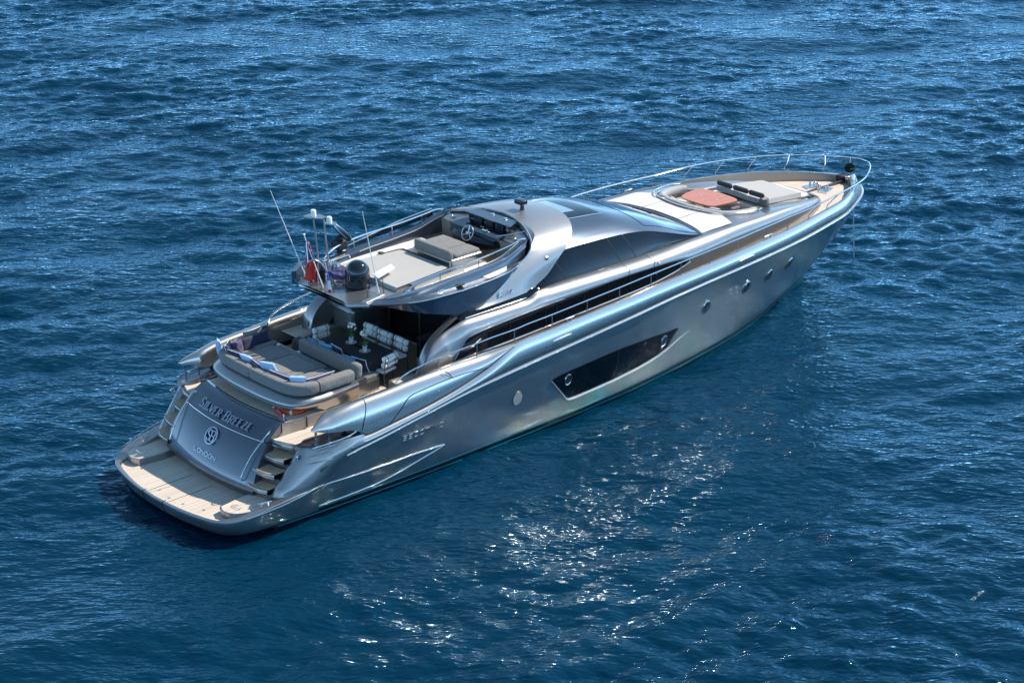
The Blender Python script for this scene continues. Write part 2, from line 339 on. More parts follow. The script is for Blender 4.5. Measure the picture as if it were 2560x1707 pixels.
def hull_y(x, z):                                # half breadth of the topsides
    x = np.asarray(x, float); zr = rub_z(x)
    zb = np.where(x > 22, np.maximum(.12, stem_z(x)), .12); yb = np.where(x > 24.2, 0., wl_y(x))
    t = np.clip((z - zb) / np.maximum(zr - zb, 1e-3), 0, 1)
    p = np.interp(x, [3, 14, 20, 26], [.62, .68, .85, .95])
    return yb + (rub_y(x) - yb) * t**p
xs = np.concatenate([np.linspace(2.9, 22, 90), np.linspace(22.15, 26.85, 50)])
rows = []
for x in xs:
    zb = max(.24, float(stem_z(x))) if x > 22 else .24
    zr = float(rub_z(x)); zb = min(zb, zr)
    rows.append([(x, -float(hull_y(x, z)), z) for z in zb + (zr - zb) * np.linspace(0, 1, 26)])
hull = MB(); hull.add(*grid(rows)); hull.add(*grid([mir(r) for r in rows]))
# bulging band between rub rail and gunwale
rows2 = []
for x in xs[xs > 3.70]:
    zr, zt, yr, yt = float(rub_z(x)), float(top_z(x)), float(rub_y(x)), float(top_y(x)); r = []
    xt = x - .30 * max(0, (x - 22)/4.85)**3          # the gunwale stops short of the stem head
    for t in np.linspace(0, 1, 12):
        yy = yr + (yt - yr)*t + (.065 * math.sin(math.pi*t)**.8 if x < 26.3 else .03*math.sin(math.pi*t)) * min(1, yr/.6); r.append((x + (xt-x)*t, -yy, zr + (zt - zr)*t))
    rows2.append(r)
hullo = hull.obj('hull', HULLP, Y, ang=60)
loft('upper_topsides', rows2, PAINTG, hullo, both=True, ang=60)
def below(z0, z1, off=0.):
    out = []
    for x in np.concatenate([np.linspace(1.85, 22, 80), np.linspace(22.1, 24.6, 30)]):
        s = float(stem_z(x)) if x > 22 else -9
        a, b = max(z0, s), max(z1, s); yy = float(wl_y(x)) + off if x < 24.35 else 0
        out.append([(x, -yy * (1 if a > -.2 else .8), a), (x, -yy, b)])
    return out
bot = []
for x in np.concatenate([np.linspace(1.85, 22, 80), np.linspace(22.1, 24.5, 30)]):
    s = float(stem_z(x)) if x > 22 else -.95; yy = float(wl_y(x)) if x < 24.35 else 0; r = [(x, 0, s)]
    for z, f in ((-.6, .72), (-.2, .93), (.0, .985), (.20, 1.0)): r.append((x, -yy*f, max(z, s)))
    bot.append(r)
b = MB(); b.add(*grid(bot)); b.add(*grid([mir(r) for r in bot])); b.add([(1.85, -2.52, -.9), (1.85, 2.52, -.9), (1.85, 2.52, .24), (1.85, -2.52, .24)], [(0, 1, 2, 3)])
b.obj('hull_bottom', ANTI, Y)
loft('boot_stripe', below(.185, .245, .012), CYAN, hullo, both=True)
loft('boot_stripe', below(.06, .075, .014), CYAN, hullo, both=True)
xr = np.linspace(3.62, 26.84, 120)
rp = np.array([(x, -float(rub_y(x)) - .012, float(rub_z(x))) for x in xr])
b = MB(); b.add(*tube(rp, .042)); b.add(*tube(mir(rp), .042)); b.obj('rub_rail', PAINTG, Y)
# gunwale cap and inner bulwark
xg = np.concatenate([np.linspace(9.0, 24, 60), np.linspace(24.1, 26.5, 26)])
def cap_rows(sg=-1):
    o = []
    for x in xg:
        yo = float(top_y(x)); z = float(top_z(x)); inn = max(yo - .09, 0) if x < 25.3 else max(yo - .09 - (x-25.3)*.13, 0); xx = x - .30*max(0, (x-22)/4.85)**3
        wob = .13 if x < 25 else .13
        o.append([(xx, sg*yo, z), (xx, sg*max(yo - .008, 0), z + .012), (xx - (.12 if x > 26.2 else 0), sg*inn, z + .012), (xx - (.14 if x > 26.2 else 0), sg*max(inn - .01, 0), z - .04)])
    return o
loft('gunwale_cap', cap_rows(), PAINT, Y, both=True)
inb = []
for x in xg:
    yo = float(top_y(x)); z = float(top_z(x)); inn = max(yo - .095, 0); xx = x - .30*max(0, (x-22)/4.85)**3 - (.14 if x > 26.2 else 0)
    inb.append([(xx, -inn, z + .01), (xx, -max(inn - .03, 0), z - .25), (xx - .02, -max(inn - .04, 0), max(z - .56, 2.3))])
loft('bulwark_lining', inb, TEAKREFL, Y, both=True)
# side and fore decks (one teak sheet inside the bulwark)
dk = []
for x in np.linspace(5.9, 26.3, 70):
    yo = max(float(top_y(x)) - .17, .02) if x > 9 else 2.72
    z = float(Fn([(5.9, 2.43), (9, 2.42), (14, 2.55), (18, 2.66), (22, 2.76), (24, 2.79), (25.3, 2.75), (26.3, 2.70)])(x)); dk.append([(x, -yo, z), (x, -yo*.5, z+.015), (x, 0, z+.02)] if x > 12.0 else [(x, -yo, z), (x, -2.2, z), (x, -1.95, z)])
d1 = [r for r in dk if r[0][0] <= 12.0]; d2 = [r for r in dk if r[0][0] > 12.0]
b = MB()
for d in (d1, d2): b.add(*grid(d)); b.add(*grid([mir(r) for r in d]))
b.obj('teak_deck', TEAK, Y)

# ---- stern apron and swim platform
rim = cr([(2.96, -2.86, .89), (2.2, -2.83, .83), (1.55, -2.76, .74), (1.02, -2.67, .635), (.62, -2.46, .565), (.36, -2.12, .545), (.19, -1.55, .54), (.07, -.8, .54), (.03, 0, .54)], 40)
rim = np.concatenate([rim, mir(rim[::-1])[1:]])
def inset(P, d, dz=0, z=None):
    T = np.gradient(P, axis=0); T[:, 2] = 0; T /= np.linalg.norm(T, axis=1)[:, None]; N = np.stack([-T[:, 1], T[:, 0], 0*T[:, 0]], 1)
    # inward is towards (2, 0)
    s = np.sign(((np.array([2.5, 0, 0]) - P) * N).sum(1)).mean(); Q = P + N * d * (1 if s > 0 else -1); Q[:, 2] += dz
    if z is not None: Q[:, 2] = z
    return Q
ap = [inset(rim, .012, .012), rim, inset(rim, -.004, -.02), inset(rim, .02, -.12), inset(rim, .06, -.26), inset(rim, .15, 0, z=.20), inset(rim, .20, 0, z=.14), inset(rim, .5, 0, z=.10)]
b = MB(); b.add(*grid(ap)); b.obj('stern_apron', HULLP, Y, ang=32)
ri = inset(rim, .10, .005); rj = inset(rim, .15, .0); rj[:, 2] = .49
wide = np.interp(np.abs(rim[:, 1]), [0, 2.2, 2.5, 2.9], [.08, .10, .34, .42])
def inset_v(P, d, dz=0):
    T = np.gradient(P, axis=0); T[:, 2] = 0; T /= np.linalg.norm(T, axis=1)[:, None]; N = np.stack([-T[:, 1], T[:, 0], 0*T[:, 0]], 1)
    s = np.sign(((np.array([2.5, 0, 0]) - P) * N).sum(1)).mean(); Q = P + N * d[:, None] * (1 if s > 0 else -1); Q[:, 2] += dz; return Q
ra = inset_v(rim, wide*.5, .012); rb = inset_v(rim, wide, .0); rc = inset_v(rim, wide + .03, 0); rc[:, 2] = .48
b = MB(); b.add(*grid([inset(rim, .012, .012), ra, rb, rc])); b.obj('platform_rim', PAINT, Y, ang=30)
pl = [p for p in rc if p[0] < 2.6]
b = MB(); n = len(pl)//2
b.add(*grid([[(p[0], p[1], .485), (max(p[0], .2) if False else p[0], 0 if False else p[1]*.0 + 0, .485)] for p in pl[:1]]) if False else grid([[tuple((*pl[i][:2], .485)), tuple((*pl[-1-i][:2], .485))] for i in range(n+1)]))
plat = b.obj('swim_platform', TEAK, Y, smooth=False)
pb = inset(np.array([[*p[:2], .491] for p in pl]), .01); pc = inset(pb, .10)
b = MB(); b.add(*grid([pb, pc])); b.obj('teak_margin', TEAKB, plat, smooth=False)
for yy in (.42, -.42):                             # passerelle hatch joints and flush fittings
    tube_p = [(.20, yy, .493), (1.5, yy, .493)]; obj('hatch_joint', *prism([(.17, yy-.008), (1.5, yy-.008), (1.5, yy+.008), (.17, yy+.008)], .487, .492), BLACKM, plat, smooth=False)
for (px, py) in ((.42, .25), (.42, -.75), (.60, -1.35), (.35, -.25), (.75, 1.55)):
    obj('deck_fitting', *lathe((px, py, .485), [(.001, .0), (.035, .0), (.035, .008), (.001, .008)], 12), CHROME, plat)
for yy in (.42, -.42): obj('rim_joint', *tube([(.16, yy, .556), (.045, yy, .556), (.03, yy, .53), (.06, yy, .42), (.10, yy, .28), (.19, yy, .205)], .008, 5), BLACKM, plat)
for s in (-1, 1):                                 # raised teak pads beside the steps
    p = cr([(.80, s*1.72, 0), (.70, s*1.95, 0), (.82, s*2.28, 0), (1.15, s*2.44, 0), (1.75, s*2.46, 0)], 14)
    poly = [(q[0], q[1]) for q in p] + [(1.95, s*2.40), (1.95, s*1.66), (1.5, s*1.62)]
    st = obj('side_pad', *prism(poly, .45, .655), PAINT, plat, smooth=False)
    q = np.array(poly); c0 = q.mean(0); q = c0 + (q - c0)*.93
    obj('teak_inlay', *prism([tuple(v) for v in q], .64, .661), TEAK, st, smooth=False)
    hb = MB(); hb.add(*tube(cr([(1.15, s*2.0, .67), (1.02, s*1.9, .69), (1.02, s*2.2, .69), (1.15, s*2.12, .67)], 12), .008, 5)); hb.obj('fold_handle', CHROME, st)

def cleat(c, d, parent, L=.32, r=.018, h=.085):
    d = np.array(d, float); d /= np.linalg.norm(d); c = np.array(c, float); b = MB()
    b.add(*tube([c - d*L/2 + [0, 0, h], c - d*L*.3 + [0, 0, h+.004], c + d*L*.3 + [0, 0, h+.004], c + d*L/2 + [0, 0, h]], [r*.6, r, r, r*.6], 8))
    for s in (-.22, .22): b.add(*tube([c + d*L*s, c + d*L*s + [0, 0, h]], r*.9, 8))
    return b.obj('mooring_cleat', CHROME, parent)
for s in (-1, 1): cleat((1.50, s*2.57, .745), (1, s*.25, 0), Y, .36)

# ---- transom garage door
px0 = Fn([(.50, 1.66), (.62, 1.52), (.74, 1.46), (.86, 1.48), (1.2, 1.63), (1.6, 1.88), (1.82, 2.07), (2.0, 2.27), (2.11, 2.42), (2.18, 2.56), (2.20, 2.70)])
zz = [.50, .56, .62, .68, .74, .80, .86, .95, 1.05, 1.2, 1.35, 1.5, 1.65, 1.80, 1.9, 2.0, 2.07, 2.12, 2.16, 2.185, 2.20]
def pan(y, z): return float(px0(z)) + .20*(y/1.75)**2
def pw(z): return float(np.interp(z, [.5, .8, 1.8, 2.2], [1.78, 1.84, 1.71, 1.68]))
def panel(z0, z1, name, off=0.):
    rows = []
    for z in [z0] + [q for q in zz if z0 < q < z1] + [z1]:
        W = pw(z); rows.append([(pan(y, z) + off, y, z) for y in np.linspace(-W, W, 31)])
    b = MB(); b.add(*grid(rows))
    for s in (0, -1): b.add(*grid([[r[s] for r in rows], [(r[s][0] + .35, r[s][1]*.985, r[s][2]) for r in rows]]))
    return b.obj(name, DARKP, Y, ang=40)
door = panel(.50, 1.815, 'transom_door'); upper = panel(1.835, 2.20, 'transom_top')
rows = [[(pan(y, z) + .03, y, z) for y in np.linspace(-1.65, 1.65, 21)] for z in (1.79, 1.86)]
loft('door_gap', rows, BLACKM, door)
obj('chrome_trim', *tube([(pan(y, 1.826) - .012, y, 1.826) for y in np.linspace(1.62, -1.62, 25)], .012, 6), CHROME, door)

# ---- letters cut as flat ribbons
GL = {'S': [[(.86, .80), (.62, .98), (.32, .97), (.13, .80), (.20, .60), (.55, .48), (.84, .36), (.88, .17), (.68, .02), (.34, .02), (.10, .20)]],
 'I': [[(.5, 0), (.5, 1)]], 'L': [[(.2, 1), (.2, 0)], [(.2, 0), (.85, 0)], [(.85, 0), (.85, .2)]], 'V': [[(.05, 1), (.5, 0)], [(.5, 0), (.95, 1)]],
 'E': [[(.2, 0), (.2, 1)], [(.2, 1), (.8, 1)], [(.2, .52), (.68, .52)], [(.2, 0), (.84, 0)]],
 'R': [[(.2, 0), (.2, 1)], [(.2, 1), (.6, 1), (.80, .90), (.82, .72), (.76, .56), (.58, .48), (.2, .48)], [(.5, .48), (.92, 0)]],
 'B': [[(.2, 0), (.2, 1)], [(.2, 1), (.6, 1), (.78, .90), (.80, .74), (.74, .58), (.56, .53), (.2, .53)], [(.56, .53), (.8, .46), (.88, .27), (.80, .08), (.6, 0), (.2, 0)]],
 'Z': [[(.12, 1), (.85, 1)], [(.85, 1), (.12, 0)], [(.12, 0), (.88, 0)]],
 'O': [[(.5, 1), (.80, .92), (.95, .70), (.95, .30), (.80, .08), (.5, 0), (.20, .08), (.05, .30), (.05, .70), (.20, .92), (.5, 1)]],
 'N': [[(.12, 0), (.12, 1)], [(.12, 1), (.88, 0)], [(.88, 0), (.88, 1)]], 'D': [[(.12, 0), (.12, 1)], [(.12, 1), (.62, 1), (.9, .8), (.9, .2), (.62, 0), (.12, 0)]],
 'M': [[(.08, 0), (.08, 1)], [(.08, 1), (.5, .3)], [(.5, .3), (.92, 1)], [(.92, 1), (.92, 0)]],
 '8': [[(.5, 1), (.85, .95), (.9, .76), (.8, .54), (.5, .5), (.2, .54), (.1, .76), (.15, .95), (.5, 1)], [(.5, .5), (.88, .45), (.95, .24), (.85, .04), (.5, 0), (.15, .04), (.05, .24), (.12, .45), (.5, .5)]],
 # squared wide style
 's8': [[(.05, 0), (.95, 0), (.95, 1), (.05, 1), (.05, 0)], [(.05, .5), (.95, .5)]], 'sD': [[(.05, 0), (.05, 1)], [(.05, 1), (.8, 1), (.95, .8), (.95, .2), (.8, 0), (.05, 0)]],
 'sO': [[(.2, 0), (.05, .2), (.05, .8), (.2, 1), (.8, 1), (.95, .8), (.95, .2), (.8, 0), (.2, 0)]], 'sM': [[(.05, 0), (.05, 1), (.5, 1), (.95, 1), (.95, 0)], [(.5, 1), (.5, 0)]],
 'sI': [[(.5, 0), (.5, 1)]], 'sN': [[(.05, 0), (.05, 1)], [(.05, 1), (.95, 0)], [(.95, 0), (.95, 1)]], 'sL': [[(.05, 1), (.05, 0), (.95, 0)]]}
def glyph(b, key, place, u0, v0, w_, h_, thick, thin, serif, dep, lift=0., slant=0.):
    for st in GL[key]:
        P = [np.array((u0 + (q[0] + slant*q[1])*w_, v0 + q[1]*h_)) for q in st]
        if len(P) > 3: P = cr([(p[0], p[1], 0) for p in P], 22)[:, :2] if not key.startswith('s') else np.array(P)
        P = np.array(P); L = []; Rr = []
        for i in range(len(P)):
            t = (P[min(i+1, len(P)-1)] - P[max(i-1, 0)]); t = t / (np.linalg.norm(t) + 1e-9); wd = (thin + (thick - thin)*abs(t[1])**1.4)/2; nn = np.array((-t[1], t[0]))
            L.append(P[i] + nn*wd); Rr.append(P[i] - nn*wd)
        rows = [[place(*p, dep) for p in L], [place(*p, dep) for p in Rr], [place(*p, lift) for p in Rr], [place(*p, lift) for p in L], [place(*p, dep) for p in L]]
        b.add(*grid([list(x) for x in zip(*rows)], cap=False))
        if serif and len(st) == 2 and abs(st[0][0] - st[1][0]) < .3:
            for q in (P[0], P[-1]):
                s = thick*.95; q2 = [(q[0]-s, q[1]-thin/2), (q[0]+s, q[1]-thin/2), (q[0]+s, q[1]+thin/2), (q[0]-s, q[1]+thin/2)]
                V = [place(*p, dep) for p in q2] + [place(*p, lift) for p in q2]; b.add(V, [(0, 1, 2, 3), (0, 1, 5, 4), (1, 2, 6, 5), (2, 3, 7, 6), (3, 0, 4, 7)])
def panplace(yc, zc):
    # u runs to starboard, v up the slope
    def f(u, v, d):
        y = yc - u; zr = zc; x = pan(y, zc); s = (float(px0(zc+.05)) - float(px0(zc-.05)))/.1; L = math.hypot(1, s)
        # walk up the curved slope
        z = zc; st = 12
        for _ in range(st): g = (float(px0(z+.02)) - float(px0(z-.02)))/.04; z += v/st/math.hypot(1, g)
        g = (float(px0(z+.02)) - float(px0(z-.02)))/.04; nl = math.hypot(1, g)
        return (pan(y, z) - d/nl, y, z + d*g/nl)
    return f
b = MB(); f = panplace(0, 1.97); ps = [('S', 1.0), ('I', .5), ('L', .85), ('V', .9), ('E', .85), ('R', .9), (' ', .55), ('B', 1.12), ('R', .9), ('E', .85), ('E', .85), ('Z', .85), ('E', .85)]
tot = sum(p[1] for p in ps); W = 2.12; sc_ = W/tot; u = -W/2 + .02
for i, (ch, wd) in enumerate(ps):
    big = i in (0, 7); h_ = .245 if big else .195
    if ch != ' ': glyph(b, ch, f, u, -.10, wd*sc_*.86, h_, .046, .018, True, .055, .02)
    else: b.obj('name_lettering', LETTER, upper, smooth=False); b = MB()
    u += wd*sc_
b.obj('name_lettering', LETTER, upper, smooth=False)
b = MB(); f = panplace(0, 1.17); W = .92; u = -W/2
for ch in ('sL', 'sO', 'sN', 'sD', 'sO', 'sN'):
    glyph(b, ch, f, u, -.05, .125, .095, .016, .014, False, .02, .0); u += W/6
b.obj('port_lettering', LETTER, door, smooth=False)
b = MB(); f = panplace(0, 1.56); ring = []
def disc(b, r0, r1, d0, d1, asp=1.0):
    A = np.linspace(0, 2*math.pi, 33); rows = [[f(r0*math.cos(a), r0*math.sin(a), d0) for a in A], [f(r0*math.cos(a), r0*math.sin(a), d1) for a in A], [f(r1*math.cos(a), r1*math.sin(a), d1) for a in A], [f(r1*math.cos(a), r1*math.sin(a), d0) for a in A]]; b.add(*grid(rows))
disc(b, .225, .188, 0, .05); b.obj('emblem_ring', LETTER, door)
b = MB(); disc(b, .19, .001, .012, .012); b.obj('emblem_field', GLASSB, door)
b = MB(); glyph(b, 'S', f, -.15, -.13, .17, .26, .05, .02, False, .05, .012); glyph(b, '8', f, -.02, -.13, .16, .26, .045, .022, False, .045, .012); b.obj('emblem_monogram', LETTER, door, smooth=False)
# handrails on the door
for s in (-1, 1):
    P = [(pan(1.5, .98) , s*1.50, .98), (pan(1.5, .98) - .09, s*1.50, 1.02), (pan(1.5, 1.5) - .10, s*1.55, 1.50), (pan(1.5, 2.0) - .10, s*1.60, 1.97), (pan(1.5, 2.0) + .02, s*1.60, 2.05), (pan(1.5, 2.03) + .03, s*1.54, 2.05)]
    obj('stern_handrail', *tube(cr(P, 26), .016, 8), CHROME, door)

# ---- sunpad deck, its side walls, landings and steps
dz0 = 2.195
edge = [(pan(y, 2.2) + .02, y) for y in np.linspace(-1.66, 1.66, 21)]
poly = edge + [(5.9, 1.80), (5.9, -1.80)]
aft = obj('sun_deck', *prism(poly, 2.05, dz0 - .003), TEAK, Y, smooth=False)
b = MB(); b.add(*sweep([(e[0], e[1], 2.19) for e in edge], [(-.03, -.02), (.03, -.02), (.03, .016), (-.03, .016)])); b.obj('edge_trim', CHROME, aft)
for s in (-1, 1):
    wall = [[(2.72, s*1.70, z), (4.2, s*1.80, z), (5.9, s*1.80, z)] for z in (.9, 2.195)]
    rw = MB(); rw.add(*grid([rs(r, 12) for r in wall])); rw.add(*grid([[(pan(1.68, z) + .30, s*1.69, z) for z in np.linspace(.5, 2.19, 12)], [(3.2, s*1.72, z) for z in np.linspace(.5, 2.19, 12)]]))
    w_ = rw.obj('deck_side_wall', TEAKREFL, Y)
    obj('edge_trim', *tube([(2.80, s*1.70, 2.2), (4.2, s*1.80, 2.2), (5.5, s*1.80, 2.2)], .022, 6), SILV, w_)
    obj('panel_joint', *prism([(3.4, s*1.755), (3.41, s*1.755), (3.41, s*1.79), (3.4, s*1.79)], 1.9, 2.18), BLACKM, w_, smooth=False)
    ld = obj('landing', *prism([(2.42, s*1.70), (2.70, s*2.42), (2.9, s*2.62), (5.3, s*2.70), (5.3, s*1.80)], 1.70, 1.875), TEAK, Y, smooth=False)
    for k, (xf, zt) in enumerate(((1.62, .965), (1.84, 1.29), (2.14, 1.58), (2.41, 1.868))):
        P = cr([(xf, s*1.66, zt), (xf + .015, s*1.9, zt), (xf + .06, s*2.15, zt), (xf + .14, s*2.33, zt)], 12)
        back = [(p[0] + .42, p[1], zt) for p in P]
        st = MB(); st.add(*grid([P, [(p[0] - .018, p[1], zt - .03) for p in P], [(p[0] - .012, p[1], zt - .10) for p in P], [(p[0] + .02, p[1], zt - .13) for p in P], [(p[0] + .12, p[1], zt - .14) for p in P], [(p[0] + .16, p[1], zt - .34) for p in P]]))
        so = st.obj('boarding_step', PAINT, Y)
        if k < 3: obj('tread', *grid([[(p[0] + .02, p[1], zt + .004) for p in P], [(p[0] + .42, p[1], zt + .004) for p in P]]), TEAKC, so, smooth=False)
        else: obj('nosing', *tube([(p[0] + .02, p[1], zt) for p in P], .014, 6), PAINT, so)
    obj('step_riser', *grid([rs([(1.75, s*1.6, .5), (2.9, s*1.6, 1.86)], 8), rs([(1.99, s*2.5, .5), (3.1, s*2.5, 1.86)], 8)]), DKCAB, Y)

# ---- quarter panels: rounded ends of the topsides beside the steps
for s in (-1, 1):
    rows = []
    def side_y(x, z):
        zr, zt = float(rub_z(x)), float(top_z(x))
        if z <= zr: return float(hull_y(x, z))
        t = min(1, (z - zr)/(zt - zr)); return float(rub_y(x)) + (float(top_y(x)) - float(rub_y(x)))*t + .065*math.sin(math.pi*t)**.8*min(1, max(0, (x - 3.1)/.6))
    for z in [.80, .84, .90, 1.0, 1.2, 1.4, 1.6, 1.75, 1.86, 1.92]:
        xa = 1.86 + (z - .85)*.80 + (.03 if z < .86 else 0); inn = 2.30 + (z - .85)*.07
        bul = .05*math.sin(math.pi*min(1, (z - .8)/1.1)); top = 0 if z < 1.8 else (z - 1.8)*.5
        xe = float(np.interp(z, [.8, .93, 1.43, 1.5, 1.92], [2.98, 3.0, 3.72, 4.0, 4.25])); rows.append(cr([(xa + .75, s*(inn + .02), z), (xa + .16, s*(inn - .02), z), (xa - .02, s*(inn + .08), z), (xa + .05, s*(inn + .26), z), (xa + .35, s*(2.72 + bul - top + (z-.8)*.04), z)] + [(max(xe - .5, xa + .7), s*(side_y(max(xe - .5, 2.92), z) + .006 - top*.6), z), (xe, s*(side_y(xe, z) + .006 - top*.5), z)], 30))
    rows = [np.array(r) for r in rows]; rows.append(rows[-1]*[1, 1, 1] + [0.05, -s*.06, .0])
    q = MB(); q.add(*grid(rows)); qo = q.obj('quarter_panel', PAINT, Y, ang=50)
    obj('panel_seam', *tube(rs([(3.72, s*3.035, 1.43), (2.9, s*2.985, .93)], 6), .009, 5), BLACKM, qo)
    obj('panel_seam', *tube(rs([(2.9, s*2.985, .93), (2.55, s*2.95, .66), (2.15, s*2.86, .36)], 8), .009, 5), BLACKM, qo)
    fl = MB(); fl.add(*grid([rs([(2.45, s*2.38, 1.915), (4.3, s*2.40, 1.95)], 8), rs([(2.75, s*2.80, 1.915), (4.3, s*3.0, 1.95)], 8)])); fl.obj('fairlead_well', DARKP, qo)
    for xx in (2.95, 3.35): obj('roller_post', *lathe((xx, s*2.72, 1.9), [(.04, 0), (.04, .03), (.026, .04), (.026, .30), (.04, .32)], 12), CHROME, qo)
    obj('fairlead_drum', *lathe((3.8, s*2.72, 1.92), [(.09, 0), (.09, .03), (.05, .06), (.05, .16), (.09, .20), (.02, .22)], 16), BLACKG, qo)
    obj('fairlead_frame', *tube(cr([(2.75, s*2.86, 1.93), (3.2, s*2.92, 1.95), (3.75, s*2.96, 1.98), (4.1, s*2.9, 2.05), (3.6, s*2.6, 2.02)], 20), .022, 6), CHROME, qo)
    for dz in (0, 1, 2):
        zc = 1.90 - dz*.17; obj('chrome_strip', *tube(rs([(2.72 - dz*.06, s*(2.84 - (dz > 0)*.0), zc - .03), (3.3 - dz*.02, s*2.955, zc - .02)] , 4), [.008, .012, .014, .02], 6), CHROME, qo)
    obj('ring_socket', *lathe((2.48, s*2.63, 1.72), [(.001, s*.02), (.05, s*.02), (.055, s*.0), (.055, s*.05)], 14, 'y'), CHROME, qo)

# ---- big aft bulwark shells sweeping down to the stern
sh_b = Fn([(2.77, 2.335), (3.3, 2.17), (3.78, 2.10), (4.08, 1.98), (4.31, 1.86), (4.97, 1.94), (6.29, 2.11), (7.42, 2.33), (8.19, 2.54), (8.75, 2.76), (9.05, 2.86)])
sh_c = Fn([(2.77, 2.36), (3.1, 2.50), (3.5, 2.61), (4.1, 2.68), (5, 2.72), (6, 2.78), (6.8, 2.80), (7.9, 2.82), (8.6, 2.86), (9.05, 2.89)])
shy = Fn([(2.77, 2.80), (3.3, 2.92), (4, 3.0), (5, 3.04), (7, 3.07), (9.05, 3.07)])
for s in (-1, 1):
    rows = []
    for x in np.concatenate([np.linspace(2.77, 3.6, 12), np.linspace(3.7, 9.05, 46)]):
        zb, zc, yo = float(sh_b(x)), float(sh_c(x)), float(shy(x)); H = zc - zb; k = min(1, (x - 2.77)/.6 + .1)*min(1, (9.15 - x)/1.0 + .12); cw = .30*k
        prof = [(yo - .03, zb), (yo, zb + .02*k)]
        for t in np.linspace(.15, 1, 9): a = t*math.pi/2; prof.append((yo - cw*(1 - math.cos(a))*1.0, zb + H*(.35*t if False else math.sin(a)**.9)))
        prof += [(yo - cw - .05*k, zc - .01*k), (yo - cw - .12*k, zc - .05*k), (yo - cw - .15*k, min(zc, zc - .12*k)), (yo - cw - .17*k, zb + .02 if x < 3.9 else max(min(2.1, zc), zc - .75))]
        rows.append([(x, s*p[0], p[1]) for p in prof])
    bs = MB(); bs.add(*grid(rows)); sho = bs.obj('aft_bulwark', PAINTG, Y, ang=50)
    oy = lambda x, z: float(shy(x)) - .30*min(1, (9.15-x)/1.0+.12)*(1 - math.sqrt(max(0, 1 - min(1, (max(0, z - float(sh_b(x)))/max(.01, float(sh_c(x)) - float(sh_b(x)))))**2.2))) + .006
    pj = cr([(4.97, 0, 1.96), (5.3, 0, 2.22), (5.6, 0, 2.45), (6.1, 0, 2.52), (6.67, 0, 2.56), (7.3, 0, 2.57), (7.8, 0, 2.55), (8.15, 0, 2.53)], 40)
    pj = [(p[0], s*oy(p[0], p[2]), p[2]) for p in pj]
    obj('panel_joint', *tube(pj, .011, 5), BLACKM, sho)
    obj('fin_joint', *tube(cr([(x_, s*oy(x_, z_), z_) for x_, z_ in ((4.12, 2.02), (4.18, 2.2), (4.30, 2.45), (4.36, 2.62), (4.36, 2.68))], 14), .010, 5), BLACKM, sho)
    obj('shadow_gap', *tube([(x, s*(float(shy(x)) - .012), float(sh_b(x)) - .012) for x in np.linspace(4.05, 9.0, 50)], .017, 5), BLACKM, sho)
    obj('stud', *lathe((6.5, s*3.07, 2.36), [(.001, s*.015), (.014, s*.01), (.016, -s*.02)], 8, 'y'), CHROME, sho)
    # recessed spear line low on the topsides
    up = [(x, s*(float(hull_y(max(x, 2.95), z)) + .006), z) for x, z in ((2.94, .885), (3.9, .85), (4.84, .83), (5.9, .82), (6.5, .79), (6.77, .77))]
    lo = [(x, s*(float(hull_y(max(x, 2.9), z)) + .006), z) for x, z in ((1.9, .27), (3.0, .29), (4.0, .31), (4.9, .37), (6.0, .59), (6.6, .72), (6.77, .77))]
    up = [(.9, s*2.66, .63)] + [(1.55, s*2.83, .735), (2.2, s*2.905, .83)] + [(x, y_ if s*y_ > 0 else y_, z) for x, y_, z in up]
    lo[0] = (1.9, s*2.66, .25)
    obj('styling_line', *tube(cr(up, 50), .019, 6), CHROME, hullo); obj('styling_line', *tube(cr(lo, 50), .016, 6), CHROME, hullo)
    # hull number lettering
    b = MB(); g = lambda u, v, d, s=s: ((lambda x, z: (x, s*(float(hull_y(x, z)) + d), z))(5.36 + u if s < 0 else 6.68 - u, 1.355 - (0 if s < 0 else 0) + v - .0*u))
    u = 0
    for ch, wd in (('s8', .15), ('s8', .15), ('sD', .15), ('sO', .15), ('sM', .17), ('sI', .06), ('sN', .15), ('sO', .15)):
        [b.add(*tube([g(u + q[0]*wd*.82, q[1]*.115, .012) for q in st], .0125, 6)) for st in GL[ch]]; u += wd + .028
    b.obj('hull_lettering', SATIN, hullo)

